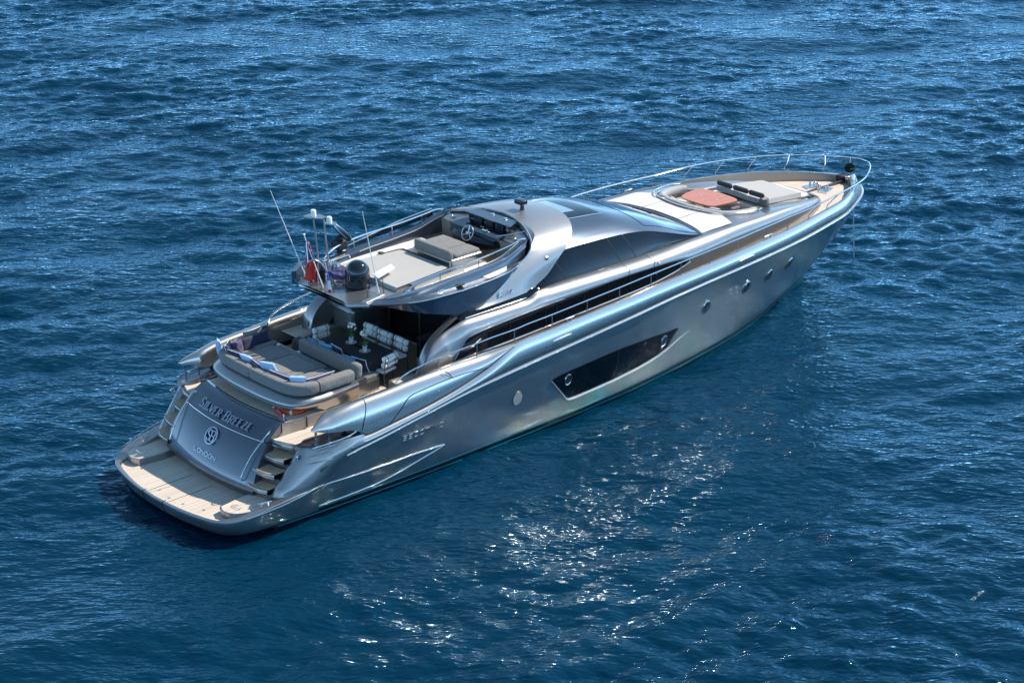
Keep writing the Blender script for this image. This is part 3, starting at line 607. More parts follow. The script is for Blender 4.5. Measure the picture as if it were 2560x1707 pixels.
# ---- hull windows and portholes
for s in (-1, 1):
    out = [(10.39, 1.50), (10.75, 1.60), (11.6, 1.72), (12.97, 1.83), (14.2, 1.80), (15.35, 1.66), (15.2, 1.36), (15.02, 1.06), (14.6, .93), (13.9, .83), (12.8, .75), (11.9, .72), (11.1, .73), (10.85, .97), (10.6, 1.25)]
    out[1] = (10.75, 1.555); out[2] = (11.6, 1.60); out[3] = (12.97, 1.655); out[4] = (14.2, 1.63); out[5] = (15.35, 1.57)
    def dens(o, n=90): p = rs([(a, 0, c) for a, c in o + o[:1]], n); return [(q[0], q[2]) for q in p]
    O = dens(out); cx_, cz_ = 12.9, 1.25
    rows = [[(cx_ + (x - cx_)*t, s*(float(hull_y(cx_ + (x - cx_)*t, cz_ + (z - cz_)*t)) + .006), cz_ + (z - cz_)*t) for x, z in O] for t in (1, .85, .6, .3, .001)]
    win = MB(); win.add(*grid(rows)); win = win.obj('hull_window', GLASSB, hullo)
    lip = [(10.36, 1.47), (10.58, 1.22), (10.84, .92), (11.08, .68), (11.9, .66), (12.8, .69), (13.9, .77), (14.6, .87), (15.05, 1.0), (15.35, 1.12), (15.9, 1.30)]
    L_ = cr([(a, 0, c) for a, c in lip], 60); rr_ = np.interp(np.linspace(0, 1, 60), [0, .15, .3, .8, 1], [.012, .035, .042, .03, .003])
    obj('lip', *tube([(p[0], s*(float(hull_y(p[0], p[2])) + .012), p[2]) for p in L_], rr_, 8), SILV, win)
    obj('mullion', *tube([(12.88, s*(float(hull_y(12.88, z)) + .009), z) for z in (.76, 1.2, 1.65)], .008, 4), GREYFR, win)
    def porthole(x, z, parent, r=.21):
        y0 = float(hull_y(x, z)); b = MB(); A = np.linspace(0, 2*math.pi, 25); pp = lambda rr2, d, dz=0: [(x + rr2*.8*math.cos(a), s*(float(hull_y(x + rr2*.8*math.cos(a), z + rr2*math.sin(a))) + d), z + rr2*math.sin(a)) for a in A]
        b.add(*grid([pp(r, .002), pp(r*1.0, .03), pp(r*.93, .042), pp(r*.84, .034), pp(r*.80, .006)])); fo = b.obj('porthole', CHROME, parent)
        g_ = MB(); g_.add(*grid([pp(r*.82, .010), pp(.001, .010)])); g_.obj('pane', BLACKM, fo)
    for x, z in ((16.42, 1.88), (18.3, 1.94), (19.44, 1.97), (20.57, 2.0)): porthole(x, z, hullo)
    for x, z in ((10.98, 1.33), (14.75, 1.34)): porthole(x, z, win, .16)
    b = MB(); A = np.linspace(0, 2*math.pi, 25); pp = lambda r, d: [(9.18 + r*.85*math.cos(a), s*(float(hull_y(9.18, 1.33 + r*math.sin(a))) + d), 1.33 + r*math.sin(a)) for a in A]
    b.add(*grid([pp(.21, .004), pp(.20, .018), pp(.185, .018), pp(.185, .006), pp(.001, .006)])); vo = b.obj('vent_grille', GREYFR, hullo)
    b = MB()
    for k in range(9):
        z = 1.33 - .16 + k*.04; wv = math.sqrt(max(0, .185**2 - (z - 1.33)**2))*.85; y0 = float(hull_y(9.18, z)) + .014
        b.add(*tube([(9.18 - wv, s*y0, z), (9.18 + wv, s*y0, z)], .009, 5))
    b.obj('louvres', SATIN, vo)

# ---- superstructure sides
sb_z = Fn([(7.3, 2.64), (7.49, 2.68), (8.3, 2.72), (9.56, 2.76), (12.4, 2.87), (14.6, 2.96), (15.6, 3.06), (16.2, 3.18)])      # band bottom
st_z = Fn([(7.3, 2.62), (7.49, 2.70), (7.72, 2.98), (7.95, 3.20), (8.2, 3.235), (9.36, 3.31), (10.04, 3.34), (11.6, 3.38), (13.7, 3.41), (14.7, 3.385), (15.35, 3.35), (15.81, 3.30), (16.13, 3.23), (16.2, 3.20)])
sy = Fn([(6.4, 2.40), (8, 2.50), (12, 2.52), (14, 2.51), (16, 2.43), (18, 2.27), (20, 2.05), (21.2, 1.86), (22.4, 1.58), (23.2, 1.27), (23.7, .98), (24.0, .60), (24.12, 0)])
cz = Fn([(6.45, 2.50), (6.52, 2.62), (6.62, 2.88), (6.75, 3.08), (7.1, 3.32), (7.6, 3.50), (8.1, 3.60), (10.14, 3.60), (10.5, 3.70), (11, 3.71), (13.9, 3.655), (17.1, 3.60), (18.5, 3.57), (19.5, 3.52), (21.0, 3.42), (22.0, 3.30), (23.0, 3.13), (23.6, 2.99), (24.12, 2.84)])   # crest
cy_ = Fn([(6.45, 2.20), (8, 2.28), (10.2, 2.30), (11, 2.20), (14, 2.13), (17.1, 2.0), (18.5, 1.98), (19.5, 1.90), (21, 1.70), (22, 1.51), (23, 1.21), (23.6, .93), (24.0, .50), (24.12, 0)])
def side_sec(x):                                  # starboard side section from deck up to crest: list of (y, z)
    yb, zc, yc = float(sy(x)), float(cz(x)), float(cy_(x))
    zb = 2.40 if x < 14 else float(np.interp(x, [14, 18, 24.2], [2.5, 2.55, 2.6]))
    P = [(yb - .03, zb), (yb, zb + .15)]
    zt = 3.0 if x < 7.3 else (float(st_z(x)) if x < 16.2 else float(np.interp(x, [16.2, 18, 20, 22, 24.12], [3.2, 3.22, 3.17, 2.98, 2.72])))
    zt = min(zt, zc - .06)
    if 7.3 < x < 16.2: P += [(yb + .01, float(sb_z(x))), (yb - .02, (float(sb_z(x)) + zt)/2), (yb, zt)]
    else: P += [(yb + .01, zb + (zt - zb)*.4), (yb + .01, zb + (zt - zb)*.7), (yb, zt)]
    H = zc - zt; Wd = yb - yc
    for a in np.linspace(.12, 1, 10): P.append((yb - Wd*(1 - math.cos(a*math.pi/2)), zt + H*math.sin(a*math.pi/2)))
    return P
for s in (-1, 1):
    xsx = np.concatenate([np.linspace(6.45, 8, 16), np.linspace(8.1, 24.0, 110), [24.06, 24.1, 24.12]])
    rows = [[(x, s*y, z) for y, z in side_sec(x)] for x in xsx]
    o = MB(); o.add(*grid(rows)); sd_ = o.obj('cabin_side', PAINT, Y, ang=50)
    bx = np.linspace(7.45, 16.2, 90); rows = []
    for x in bx:
        a, b2 = float(sb_z(x)), float(st_z(x)); yb = float(sy(x)); rows.append([(x, s*(yb + .016), a), (x, s*(yb - .002), (a + b2)/2), (x, s*(yb + .010), b2)])
    wb = loft('side_window_band', rows, GLASSB, sd_)
    for x in (8.55, 9.36, 10.6, 11.0, 12.0, 12.9, 13.75, 14.75, 15.6):
        a, b2 = float(sb_z(x)), float(st_z(x)); yb = float(sy(x)); obj('mullion', *tube([(x, s*(yb + .02), a), (x + (.25 if x < 9 else .0), s*(yb + .018), b2)], .009, 4), BLACKM, wb)
    obj('window_trim', *tube([(x, s*(float(sy(x)) + .03), float(sb_z(x)) - .01) for x in bx], .019, 6), CHROME, wb)
    obj('window_trim', *tube([(x, s*(float(sy(x)) + .016), float(st_z(x)) + .005) for x in np.linspace(7.5, 11.3, 40)], .007, 5), CHROME, wb)
    # service door outline in the side
    for x in (13.75, 14.75):
        obj('door_joint', *tube([(x + .04*math.sin(k), s*(y + .006), z) for k, (y, z) in enumerate(side_sec(x)) if z > float(sb_z(x)) - .3 and (z < float(sb_z(x)) + .01 or z > float(st_z(x)) - .01)], .008, 4), BLACKM, sd_)
    obj('bulkhead_lamp', *rbox((14.9, s*2.50, 3.46), (.07, .03, .07), .012, 3), WHITEP, sd_)
    # black recess with chrome line under the arch
    blk = []
    for x in np.linspace(7.9, 10.6, 24):
        z0 = float(cz(x)) - .03; z1 = z0 + float(np.interp(x, [7.9, 8.4, 10.2, 10.6], [.10, .17, .19, .12])); blk.append([(x, s*2.30, z0), (x, s*2.22, z1), (x, s*2.12, z1 + .01)])
    bo = loft('black_recess', blk, GLASSB, sd_)
    obj('chrome_strip', *tube([(x, s*2.295, float(cz(x)) + .045) for x in np.linspace(8.05, 10.15, 20)], .013, 6), CHROME, bo)

# ---- cabin roof, side glazing and windscreen
rc_z = Fn([(8.0, 5.0), (10, 5.03), (11.4, 5.02), (12, 4.96), (13, 4.84), (14.1, 4.72), (15, 4.50), (16, 4.20), (16.8, 3.90), (17.42, 3.66)])     # crown of the roof
re_z = Fn([(8.0, 4.5), (10, 4.55), (12.3, 4.50), (13, 4.48), (14.2, 4.40), (15, 4.26), (15.7, 4.08), (16.5, 3.78), (17.15, 3.60)])             # outer roof shoulder
re_y = Fn([(8.0, 1.75), (12, 1.76), (14, 1.72), (15.5, 1.74), (16.5, 1.84), (17.15, 1.95)])
gt_z = Fn([(10.3, 3.74), (11.6, 4.36), (12.2, 4.38), (13.88, 4.31), (14.88, 4.20), (16.0, 3.89), (16.6, 3.73), (17.1, 3.62)])
gt_y = Fn([(10.3, 1.86), (14, 1.86), (16, 1.90), (17.1, 1.98)])
def roof_pt(x, y, off=0.):                       # height of the roof over (x, |y| <= edge)
    # windscreen foot bows forward in the middle
    ye = float(re_y(min(x, 17.15))); t = min(1, abs(y)/ye); sh = .27*(1 - t**2)
    xe = x if x < 15 else 15 + (x - 15)*(2.15)/(2.15 + sh)
    zc_, ze = float(rc_z(min(17.42, xe + (17.42 - 17.15)*max(0, (xe - 15)/2.15)))), float(re_z(min(xe, 17.15)))
    return zc_ + (ze - zc_)*(t**3.4*.8 + t*t*.2) + off
def roof_row(x0, n=33, off=0., ymax=1.0):
    ye = float(re_y(x0)); r = []
    for y in np.linspace(-ye*ymax, ye*ymax, n):
        t = abs(y)/ye; xx = x0 + (.27*(1 - t**2) * max(0, (x0 - 15)/2.15) if x0 > 15 else 0); r.append((xx, y, roof_pt(xx, y, off)))
    return r
rows = [roof_row(x) for x in np.linspace(11.9, 17.15, 60)]
roof = MB(); roof.add(*grid(rows))
for s in (-1, 1):                                # shoulder between roof and side glass
    rr = []
    for x in np.linspace(11.5, 17.15, 60):
        ye, ze = float(re_y(x)), float(re_z(x)); gz, gy = float(gt_z(min(x, 17.1))), float(gt_y(min(x, 17.1))); rr.append([(x, s*ye, ze), (x, s*(ye + (gy - ye)*.5 + .012), ze - (ze - gz)*.38), (x, s*(gy + .008), ze - (ze - gz)*.75), (x, s*(gy + .005), gz)])
    roof.add(*grid(rr))
roofo = roof.obj('cabin_roof', DARKP, Y, ang=40)
rows = []
for x in np.linspace(12.9, 14.15, 14): rows.append([(x, y, roof_pt(x, y, .010)) for y in np.linspace(-.93, .93, 13)])
sk = loft('skylight', rows, GLASSB, roofo)
for s in (-1, 1): obj('skylight_rail', *tube([(x, s*.95, roof_pt(x, .95, .015)) for x in np.linspace(12.9, 14.2, 12)], .012, 5), CHROME, sk)
rows = [[(x, y, roof_pt(x, y, .016)) for y in np.linspace(-.55, .6, 7)] for x in np.linspace(12.95, 13.55, 6)]
loft('skylight_blind', rows, mat('pale_blind_behind_glass', (.20, .30, .36), .06, 0, .6), sk)
# windscreen panes: three dark panels split by thin joints
rows = [roof_row(x, 33, .008, .94) for x in np.linspace(15.1, 17.1, 26)]
def wsp(a, b_):
    r = []
    for x in np.linspace(15.15, 17.1, 26):
        ye = float(re_y(x)); rr = []
        for y in np.linspace(a*ye*.95, b_*ye*.95, 12):
            t = abs(y)/ye; xx = x + .27*(1 - t**2)*max(0, (x - 15)/2.15); rr.append((xx, y, roof_pt(xx, y, .010)))
        r.append(rr)
    return r
for a, b_ in ((-1, -.36), (-.34, .34), (.36, 1)): loft('windscreen_pane', wsp(a, b_), mat('windscreen_glass', (.05, .085, .15), .05, .25, .5), roofo)
ft = roof_row(17.15); ft = np.array(ft); obj('windscreen_trim', *tube(ft + [0.02, 0, .015], .02, 6), SATIN, roofo)
for yy in (-.55, .55):                            # wipers
    wp = MB()
    for k in range(3):
        e = -yy*1.0 + .08*k*(1 if yy > 0 else -1)*-1
        a = (17.22 - (abs(yy)*.1), yy, roof_pt(17.22, yy, .05)); c = (17.0 - .12*k, e + .35*np.sign(-yy)*-1, roof_pt(17.0 - .12*k, e, .04)); wp.add(*tube([a, c], .009, 5))
    wp.obj('wiper', BLACKM, roofo)
for s in (-1, 1):
    def gp(x, t): x = min(max(x, 10.3), 17.1); yb, zb = float(cy_(x)) - .0, float(cz(x)) + .0; return (x, s*(yb + (float(gt_y(x)) - yb)*t - .01 + .03*math.sin(math.pi*t)), zb + (float(gt_z(x)) - zb)*t)
    for k, (xa, xb) in enumerate(((10.3, 11.7), (11.72, 13.78), (13.80, 14.38), (14.40, 17.08))):
        rows = [[gp(x - .28*t, t) if 0 < k else gp(x - (.28*t if x > 11 else 0), t) for t in np.linspace(0, 1, 8)] for x in np.linspace(xa, xb + .0, 24)]
        rows = [[gp(x + (.0 if k == 3 and x > 16.5 else 0) - .30*(t - .0)*(1 if 11 < x < 16 else 0), t) for t in np.linspace(0, 1, 8)] for x in np.linspace(xa, xb, 24)]
        loft('side_window', rows, TINT, Y)
    for x in (11.71, 13.79, 14.39): obj('window_joint', *tube([gp(x - .30*t, t) for t in np.linspace(0, 1, 6)], .012, 4), BLACKM, Y)
    obj('window_sill', *tube([(x, s*(float(cy_(x)) + .005), float(cz(x)) + .005) for x in np.linspace(10.4, 17.1, 40)], .014, 5), BLACKM, Y)
# seen through the glass: cabin lining, pale ledge, helm seats, dashboard
lin = MB()
lin.add(*grid([[(x, y, 3.02) for y in (-1.95, 1.95)] for x in (9.0, 16.6)]))
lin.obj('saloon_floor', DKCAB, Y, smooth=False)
for s in (-1, 1):
    for xa, xb in ((10.75, 11.5), (11.95, 13.6)):
        obj('saloon_ledge', *prism([(xa, s*1.78), (xb, s*1.76), (xb, s*1.98), (xa, s*2.0)], 3.70, 3.76), CREAM, Y, smooth=False)
for yy in (-.95, -.1):
    ch = MB(); ch.add(*rbox((13.2, yy, 3.55), (.5, .55, .18), .06, 4)); ch.add(*rbox((12.98, yy, 3.88), (.14, .52, .55), .06, 4)); ch.add(*tube([(13.2, yy, 3.0), (13.2, yy, 3.5)], .06, 8)); ch.obj('helm_chair', CREAM, Y)
obj('dashboard', *prism([(14.9, -1.75), (16.9, -1.75), (17.0, 1.75), (14.9, 1.75)], 3.2, 3.56), DGREYF, Y, smooth=False)

# ---- wide silver arch wrapping over the roof
fz = Fn([(3.72, 10.45), (3.9, 10.95), (4.1, 11.30), (4.34, 11.72), (4.5, 12.05)])
ax_f = [(10.50, 2.20, 3.755), (10.62, 2.17, 3.83), (11.08, 2.10, 3.99), (11.62, 2.0, 4.34), (12.02, 1.88, 4.53), (12.38, 1.66, 4.70), (12.68, 1.30, 4.84), (12.88, .85, 4.92), (12.96, .4, 4.955), (12.98, 0, 4.96)]
ax_a = [(8.45, 2.26, 3.74), (8.75, 2.22, 3.80), (9.72, 2.08, 4.20), (10.02, 2.0, 4.39), (10.50, 1.92, 4.58), (10.78, 1.80, 4.74), (11.0, 1.50, 4.90), (11.22, 1.0, 5.02), (11.36, .5, 5.07), (11.42, 0, 5.08)]
fa = cr([(p[0], -p[1], p[2]) for p in ax_f], 36); aa = cr([(p[0], -p[1], p[2]) for p in ax_a], 36)
full = lambda P: np.concatenate([P, mir(P[::-1])[1:]])
fa, aa = full(fa), full(aa)
rows = []
for t in np.linspace(0, 1, 12): rows.append(aa*(1 - t) + fa*t + np.array([0, 0, 1])*(.05*math.sin(math.pi*t)*1.0) * np.clip(1 - np.abs(fa[:, 1:2])/2.0, 0, 1) + np.stack([0*fa[:, 0], np.sign(fa[:, 1])*.05*math.sin(math.pi*t)*np.clip((np.abs(fa[:, 1]) - 1.2)/.8, 0, 1), 0*fa[:, 0]], 1))
cen = np.array([0, 0, 3.2])
def shrink(P, d): Q = P.copy(); v = Q - np.stack([Q[:, 0], 0*Q[:, 0], 0*Q[:, 0] + 3.6], 1); v /= np.linalg.norm(v, axis=1)[:, None] + 1e-9; return Q - v*d
rows = [shrink(rows[0], .09)] + rows + [shrink(rows[-1], .07)]
arch = MB(); arch.add(*grid(rows)); archo = arch.obj('roof_arch', SILV, Y, ang=40)
for P, nm in ((aa, 'arch_trim'),): obj(nm, *tube(P + np.array([-.005, 0, .0]), .016, 6), CHROME, archo)
# horn / searchlight on the roof, small lamp on the arch side, script badge
hb = MB(); hb.add(*tube([(11.98, -.16, 5.03), (11.98, -.16, 5.24)], [.07, .05], 10)); hb.add(*rbox((11.93, -.16, 5.31), (.22, .32, .13), .03, 4)); hb.add(*lathe((11.98, -.16, 5.03), [(.11, 0), (.11, .02), (.07, .03)], 14)); hb.obj('searchlight', BLACKG, Y)
obj('side_lamp', *rbox((11.12, -1.99, 4.40), (.12, .12, .11), .03, 4), SATIN, archo); obj('side_lamp', *rbox((11.12, 1.99, 4.40), (.12, .12, .11), .03, 4), SATIN, archo)
for s in (-1, 1):
    b = MB()
    def sp(u, v): return (9.25 + u if s < 0 else 9.75 - u, s*(2.245 - v*.30), 3.87 + v + .04*u)
    for st in ([(.0, .0), (.02, .10), (.06, .14)], [(.04, .02), (.05, .13), (.12, .13), (.11, .07), (.06, .06), (.14, .0)], [(.18, .0), (.20, .07)], [(.20, .10), (.205, .11)], [(.24, .07), (.27, .0), (.32, .08), (.36, .06)], [(.46, .07), (.40, .05), (.40, .0), (.45, .02), (.47, .07), (.47, .0)]):
        b.add(*tube([sp(*q) for q in st], .011, 5))
    b.obj('script_badge', LETTER, archo)

# ---- flybridge: side walls, underside, coaming, deck
lr = [(5.75, 1.38, 4.34), (6.2, 1.74, 4.34), (6.81, 2.02, 4.33), (7.7, 2.10, 4.31), (8.57, 2.12, 4.32), (9.67, 2.06, 4.36), (10.1, 2.0, 4.44)]      # outer ridge
lb = [(5.80, 1.30, 4.27), (6.25, 1.66, 4.20), (6.6, 1.86, 4.08), (7.2, 2.02, 3.90), (7.85, 2.10, 3.74), (8.57, 2.14, 3.67), (10.1, 2.14, 3.72)]
cr_ = [(6.05, 1.22, 4.36), (6.45, 1.55, 4.40), (6.95, 1.72, 4.47), (8.0, 1.77, 4.54), (8.82, 1.77, 4.57), (9.8, 1.77, 4.64), (10.4, 1.74, 4.80), (10.75, 1.68, 4.90)]  # coaming crest
ci_ = [(6.35, 1.12, 4.30), (6.75, 1.32, 4.38), (7.1, 1.48, 4.42), (8.0, 1.56, 4.48), (8.82, 1.57, 4.52), (9.8, 1.57, 4.60), (10.3, 1.54, 4.74), (10.62, 1.48, 4.84)]
S_ = lambda P, n=30: cr([(p[0], -p[1], p[2]) for p in P], n)
LR, LB, CR, CI = S_(lr), S_(lb), S_(cr_), S_(ci_)
mid = (CR*.45 + LR*.55); mid[:, 2] -= .04; out_ = CR*.7 + LR*.3; out_[:, 2] = CR[:, 2] - .03; out_[:, 1] = CR[:, 1] - .12
topc = (CR + CI)/2; topc[:, 2] += .02
led = CR*.72 + LR*.28; led[:, 2] = LR[:, 2] + .03; c1_ = CR*.82 + LR*.18; c1_[:, 2] = CR[:, 2]*.55 + led[:, 2]*.45; c2_ = CR*.90 + LR*.10; c2_[:, 2] = CR[:, 2] - .045; c3_ = CR.copy(); c3_[:, 2] -= .0
inn_ = CI.copy(); inn_[:, 2] = np.minimum(CI[:, 2] - .06, 4.36)
inn_[:, 1] += .03
fw = MB()
for s in (0, 1):
    q = (lambda P: P) if s == 0 else mir
    fw.add(*grid([q(P) for P in (LB, LR)])); fw.add(*grid([q(P) for P in (LR, led)])); fw.add(*grid([q(P) for P in (led, c1_, c2_, c3_, topc, CI, inn_)]))
flyo = fw.obj('flybridge_coaming', DARKP, Y, ang=44)
for s in (-1, 1):
    q = (lambda P: P) if s < 0 else mir
    obj('ridge_trim', *tube(q(LR[6:]) + np.array([0, s*.006, .004]), .014, 6), CHROME, flyo)
    obj('shadow_gap', *tube(q(LR[:9] + np.array([0.02, -.004, -.02])), .02, 5), BLACKM, flyo)
    obj('crest_highlight', *tube(q(CI)[10:], .012, 5), SATIN, flyo)
    sl = MB(); sl.add(*grid([[(9.0, s*1.89, 4.402), (9.85, s*1.88, 4.47)], [(9.1, s*2.03, 4.372), (9.72, s*2.00, 4.41)]])); sl.obj('side_step_pad', COVER, flyo, smooth=False)
    obj('side_port', *lathe((8.25, s*1.90, 4.385), [(.001, .012), (.10, .012), (.11, 0)], 16), BLACKM, flyo)
    cleat((7.55, s*1.97, 4.375), (1, 0, 0), flyo, .2, .012, .05)
# underside of the overhang
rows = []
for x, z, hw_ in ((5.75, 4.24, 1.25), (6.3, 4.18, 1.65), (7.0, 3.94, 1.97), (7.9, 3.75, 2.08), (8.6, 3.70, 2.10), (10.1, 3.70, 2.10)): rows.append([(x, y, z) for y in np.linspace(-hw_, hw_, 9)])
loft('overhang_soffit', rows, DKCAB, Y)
# flybridge floors
flr = MB(); flr.add(*prism([(6.35, -1.35), (9.9, -1.62), (9.9, 1.62), (6.35, 1.35)], 4.22, 4.345)); fd_ = flr.obj('flybridge_deck', SILV, Y, smooth=False)
obj('footwell_floor', *prism([(9.86, -1.56), (10.95, -1.4), (10.95, 1.4), (9.86, 1.56)], 3.90, 4.02), TEAKC, Y, smooth=False)
fwall = MB(); fwall.add(*grid([[(10.55, y, z) for y in np.linspace(-1.52, 1.52, 5)] for z in (4.0, 4.74)])); fwall.obj('footwell_bulkhead', TEAKREFL, Y, smooth=False)
for s in (-1, 1):
    obj('footwell_side', *grid([[(9.88, s*1.58, z), (10.6, s*1.5, z)] for z in (4.0, 4.62)]), TEAKREFL, Y, smooth=False)
    obj('bright_walkway', *prism([(7.0, s*1.22), (9.85, s*1.02), (9.85, s*1.57), (7.0, s*1.50)], 4.345, 4.352), COVER if s > 0 else WHITEP, fd_, smooth=False)
fwd = [(10.55, y) for y in np.linspace(-1.5, 1.5, 15)]
A1 = np.array([(10.56 + .0*(1 - (y/1.5)**2), y, 4.745 + .03*(1 - (y/1.5)**2)) for y in np.linspace(-1.5, 1.5, 21)]); A2 = np.array([(10.62 + .72*math.sqrt(max(0, 1 - (y/1.62)**2)), y*1.02, 4.80 + .13*(1 - (y/1.6)**2)) for y in np.linspace(-1.5, 1.5, 21)])
A3 = np.array([(10.75 + .74*math.sqrt(max(0, 1 - (y/1.70)**2)), y*1.06, 4.90 + .16*(1 - (y/1.65)**2)) for y in np.linspace(-1.5, 1.5, 21)])
loft('dash_shelf', [A1, A2], PAINT, Y); loft('fly_windshield', [A2 + [0, 0, .004], A3], DARKP, Y)
_k = np.abs(aa[:, 1]) < 1.83
loft('windshield_surround', [A3 - [0, 0, .002], rs(aa[_k], 21)*.5 + A3*.5 + [0, 0, .012], rs(aa[_k], 21) - [0, 0, .015]], PAINT, Y)
obj('windshield_joint', *tube(A2 + [0, 0, .012], .018, 5), BLACKM, Y)
for s in (-1, 1): obj('cup_ring', *lathe((10.78, s*1.25, 4.825), [(.02, -.01), (.045, .0), (.055, .012), (.062, .0)], 14), CHROME, Y)
# helm console with raised lid
hc = MB(); sec = [(-.55, 4.40), (-.62, 4.60), (-.50, 4.72), (-.30, 4.70), (.25, 4.86), (.30, 4.60)]
prs = []
for y in np.linspace(-.85, 1.08, 16):
    k = 1 - .55*abs((y - .12)/.97)**3; prs.append([(10.80 + a*k, y, 4.60 + (z - 4.60)*k) for a, z in sec])
hc.add(*grid(prs, closed=True, cap=True)); helm = hc.obj('helm_console', BLACKG, Y, ang=50)
obj('console_bowl', *grid([[(10.36, y*.86 + .06, 4.70 + .05*(1 - abs(y))) for y in np.linspace(-1, 1, 11)], [(10.42, y*.93 + .04, 4.80) for y in np.linspace(-1, 1, 11)], [(10.60, y*.93 + .02, 4.822) for y in np.linspace(-1, 1, 11)], [(10.97, y*.84, 4.86) for y in np.linspace(-1, 1, 11)]]), BLACKG, helm)
lid = [[(10.62, .85, 5.03), (10.62, -.92, 5.03)], [(11.15, .70, 5.04), (11.25, -.80, 5.02)]]
b = MB(); b.add(*prism([(10.84, .88), (11.28, .62), (11.30, -.70), (10.86, -.92)], 5.015, 5.045)); b.obj('console_lid', DARKP, helm, smooth=False)
b = MB(); b.add(*grid([[(10.90, y, 4.72), (10.94, y, 5.012)] for y in np.linspace(-.8, .8, 9)])); b.obj('instrument_panel', BLACKG, helm)
for y in (-.45, -.05, .38): obj('display', *rbox((10.885, y, 4.87), (.02, .32, .2), .008, 3), GLASSB, helm)
thr = MB(); [thr.add(*tube([(10.60, y, 4.82), (10.52, y, 4.93), (10.49, y, 4.96)], [.014, .012, .02], 7)) for y in (-.18, -.26)]; thr.add(*rbox((10.60, -.22, 4.84), (.12, .16, .05), .015, 3)); thr.obj('throttle_levers', CHROME, helm)
whl = MB(); a_ = np.linspace(0, 2*math.pi, 33)[:-1]; wc = np.array([10.20, .04, 4.79]); tilt = R(25)
wu = np.array([math.sin(tilt), 0, math.cos(tilt)]); wv = np.array([0, 1, 0]); whl.add(*tube([wc + .205*(math.cos(a)*wv + math.sin(a)*wu) for a in a_], .014, 7, closed=True))
who = whl.obj('steering_wheel', SATIN, helm)
spk = MB(); [spk.add(*tube([wc + .05*(wu*0) + np.array([.04, 0, -.01]), wc + .2*(math.cos(a)*wv + math.sin(a)*wu)], .012, 6)) for a in (R(90), R(210), R(330))]; spk.add(*tube([wc, wc + np.array([.16, 0, -.05])], .03, 8)); spk.add(*lathe(wc + [-.01, 0, 0], [(.001, -.02), (.045, -.015), (.05, .01), (.03, .03)], 14, 'x')); spk.obj('spokes', CHROME, who)
for y in (.15, -.35): obj('lid_hinge', *rbox((11.2, y, 5.06), (.10, .06, .03), .01, 3), CHROME, helm)
obj('grab_rail', *tube(cr([(10.45, -.55, 4.76), (10.62, -.85, 4.84), (10.9, -1.2, 4.94), (11.05, -1.28, 4.97)], 16), .016, 7), CHROME, helm)
# helm seat and sunpad on the flybridge
sb = MB(); sb.add(*rbox((9.42, -.05, 4.40), (1.12, 1.55, .34), .07, 5)); seat = sb.obj('helm_seat', SATIN, Y)
obj('backrest', *rbox((8.93, -.07, 4.66), (.20, 1.40, .30), .07, 5), GREYF, seat)
for y in (-.50, .02, .47): obj('seat_cushion', *rbox((9.47, y - .05, 4.60), (.86, .50, .14), .05, 4, puff=.02), GREYF, seat)
pd = MB(); pd.add(*prism([(6.80, -1.14), (6.80, 1.14), (8.62, .98), (8.70, .90), (8.70, -.90), (8.62, -.98)], 4.34, 4.455)); pdo = pd.obj('fly_sunpad', PADF, Y, smooth=False)
obj('pad_edge', *tube([(6.82, -1.15, 4.43), (8.64, -.98, 4.46), (8.71, -.9, 4.47), (8.71, .9, 4.47), (8.64, .98, 4.46), (7.95, 1.05, 4.45)], .018, 6), BLACKM, pdo)
obj('box_panel', *prism([(7.2, -1.16), (9.0, -1.02), (9.0, -1.20), (7.2, -1.36)], 4.34, 4.47), SATIN, Y, smooth=False)
obj('pad_clip', *rbox((8.1, 1.07, 4.47), (.12, .16, .05), .015, 3), GREYFR, pdo)
# aft wing carrying the antennas
wg = [(6.95, 1.36), (6.3, 1.46), (5.75, 1.32), (5.33, .99), (5.42, .73), (5.44, 0), (5.42, -.73), (5.33, -.99), (5.75, -1.32), (6.3, -1.46), (6.95, -1.36)]
wgp = [(p[0], p[1]) for p in wg]; bw = MB()
top = np.array([(p[0], p[1], 4.34 if p[0] < 6.5 else 4.345) for p in wg]); T2 = rs(top, 50); B2 = T2.copy(); c0 = np.array([6.4, 0, 4.2]); B2 = c0 + (T2 - c0)*[.9, .93, 1]; B2[:, 2] = 4.20
Mid = c0 + (T2 - c0)*[1.015, 1.01, 1]; Mid[:, 2] = 4.29
half = lambda P: grid([[tuple(P[i]), tuple(P[-1-i])] for i in range(25)])
bw.add(*half(T2)); bw.add(*half(B2)); bw.add(*grid([T2, Mid, B2])); wing = bw.obj('antenna_wing', PAINT, Y, ang=35)
for s in (-1, 1):
    obj('wing_fairing', *rbox((6.05, s*1.12, 4.35), (.75, .20, .07), .03, 4, rot=R(-12*s)), SILV, wing)
    obj('drain_ring', *lathe((7.0, s*1.25, 4.352), [(.02, 0), (.05, .01), (.06, 0)], 12), CHROME, wing)
def dome(c, r, h, parent):
    p = [(r*.94, 0), (r, .02), (r, h)] + [(r*math.cos(a), h + r*math.sin(a)) for a in np.linspace(.1, math.pi/2 - .02, 10)]
    o = obj('satellite_dome', *lathe(c, p, 32), BLACKG, parent); obj('dome_seam', *lathe(c, [(r*1.004, h - .004), (r*1.01, h), (r*1.004, h + .004)], 32), GREYFR, o); return o
dome((6.34, -.16, 4.36), .315, .36, Y); dome((5.92, .95, 4.36), .22, .28, Y)
obj('deck_speaker', *lathe((6.55, 1.02, 4.35), [(.13, 0), (.13, .22), (.11, .25), (.001, .25)], 20), SATIN, Y)
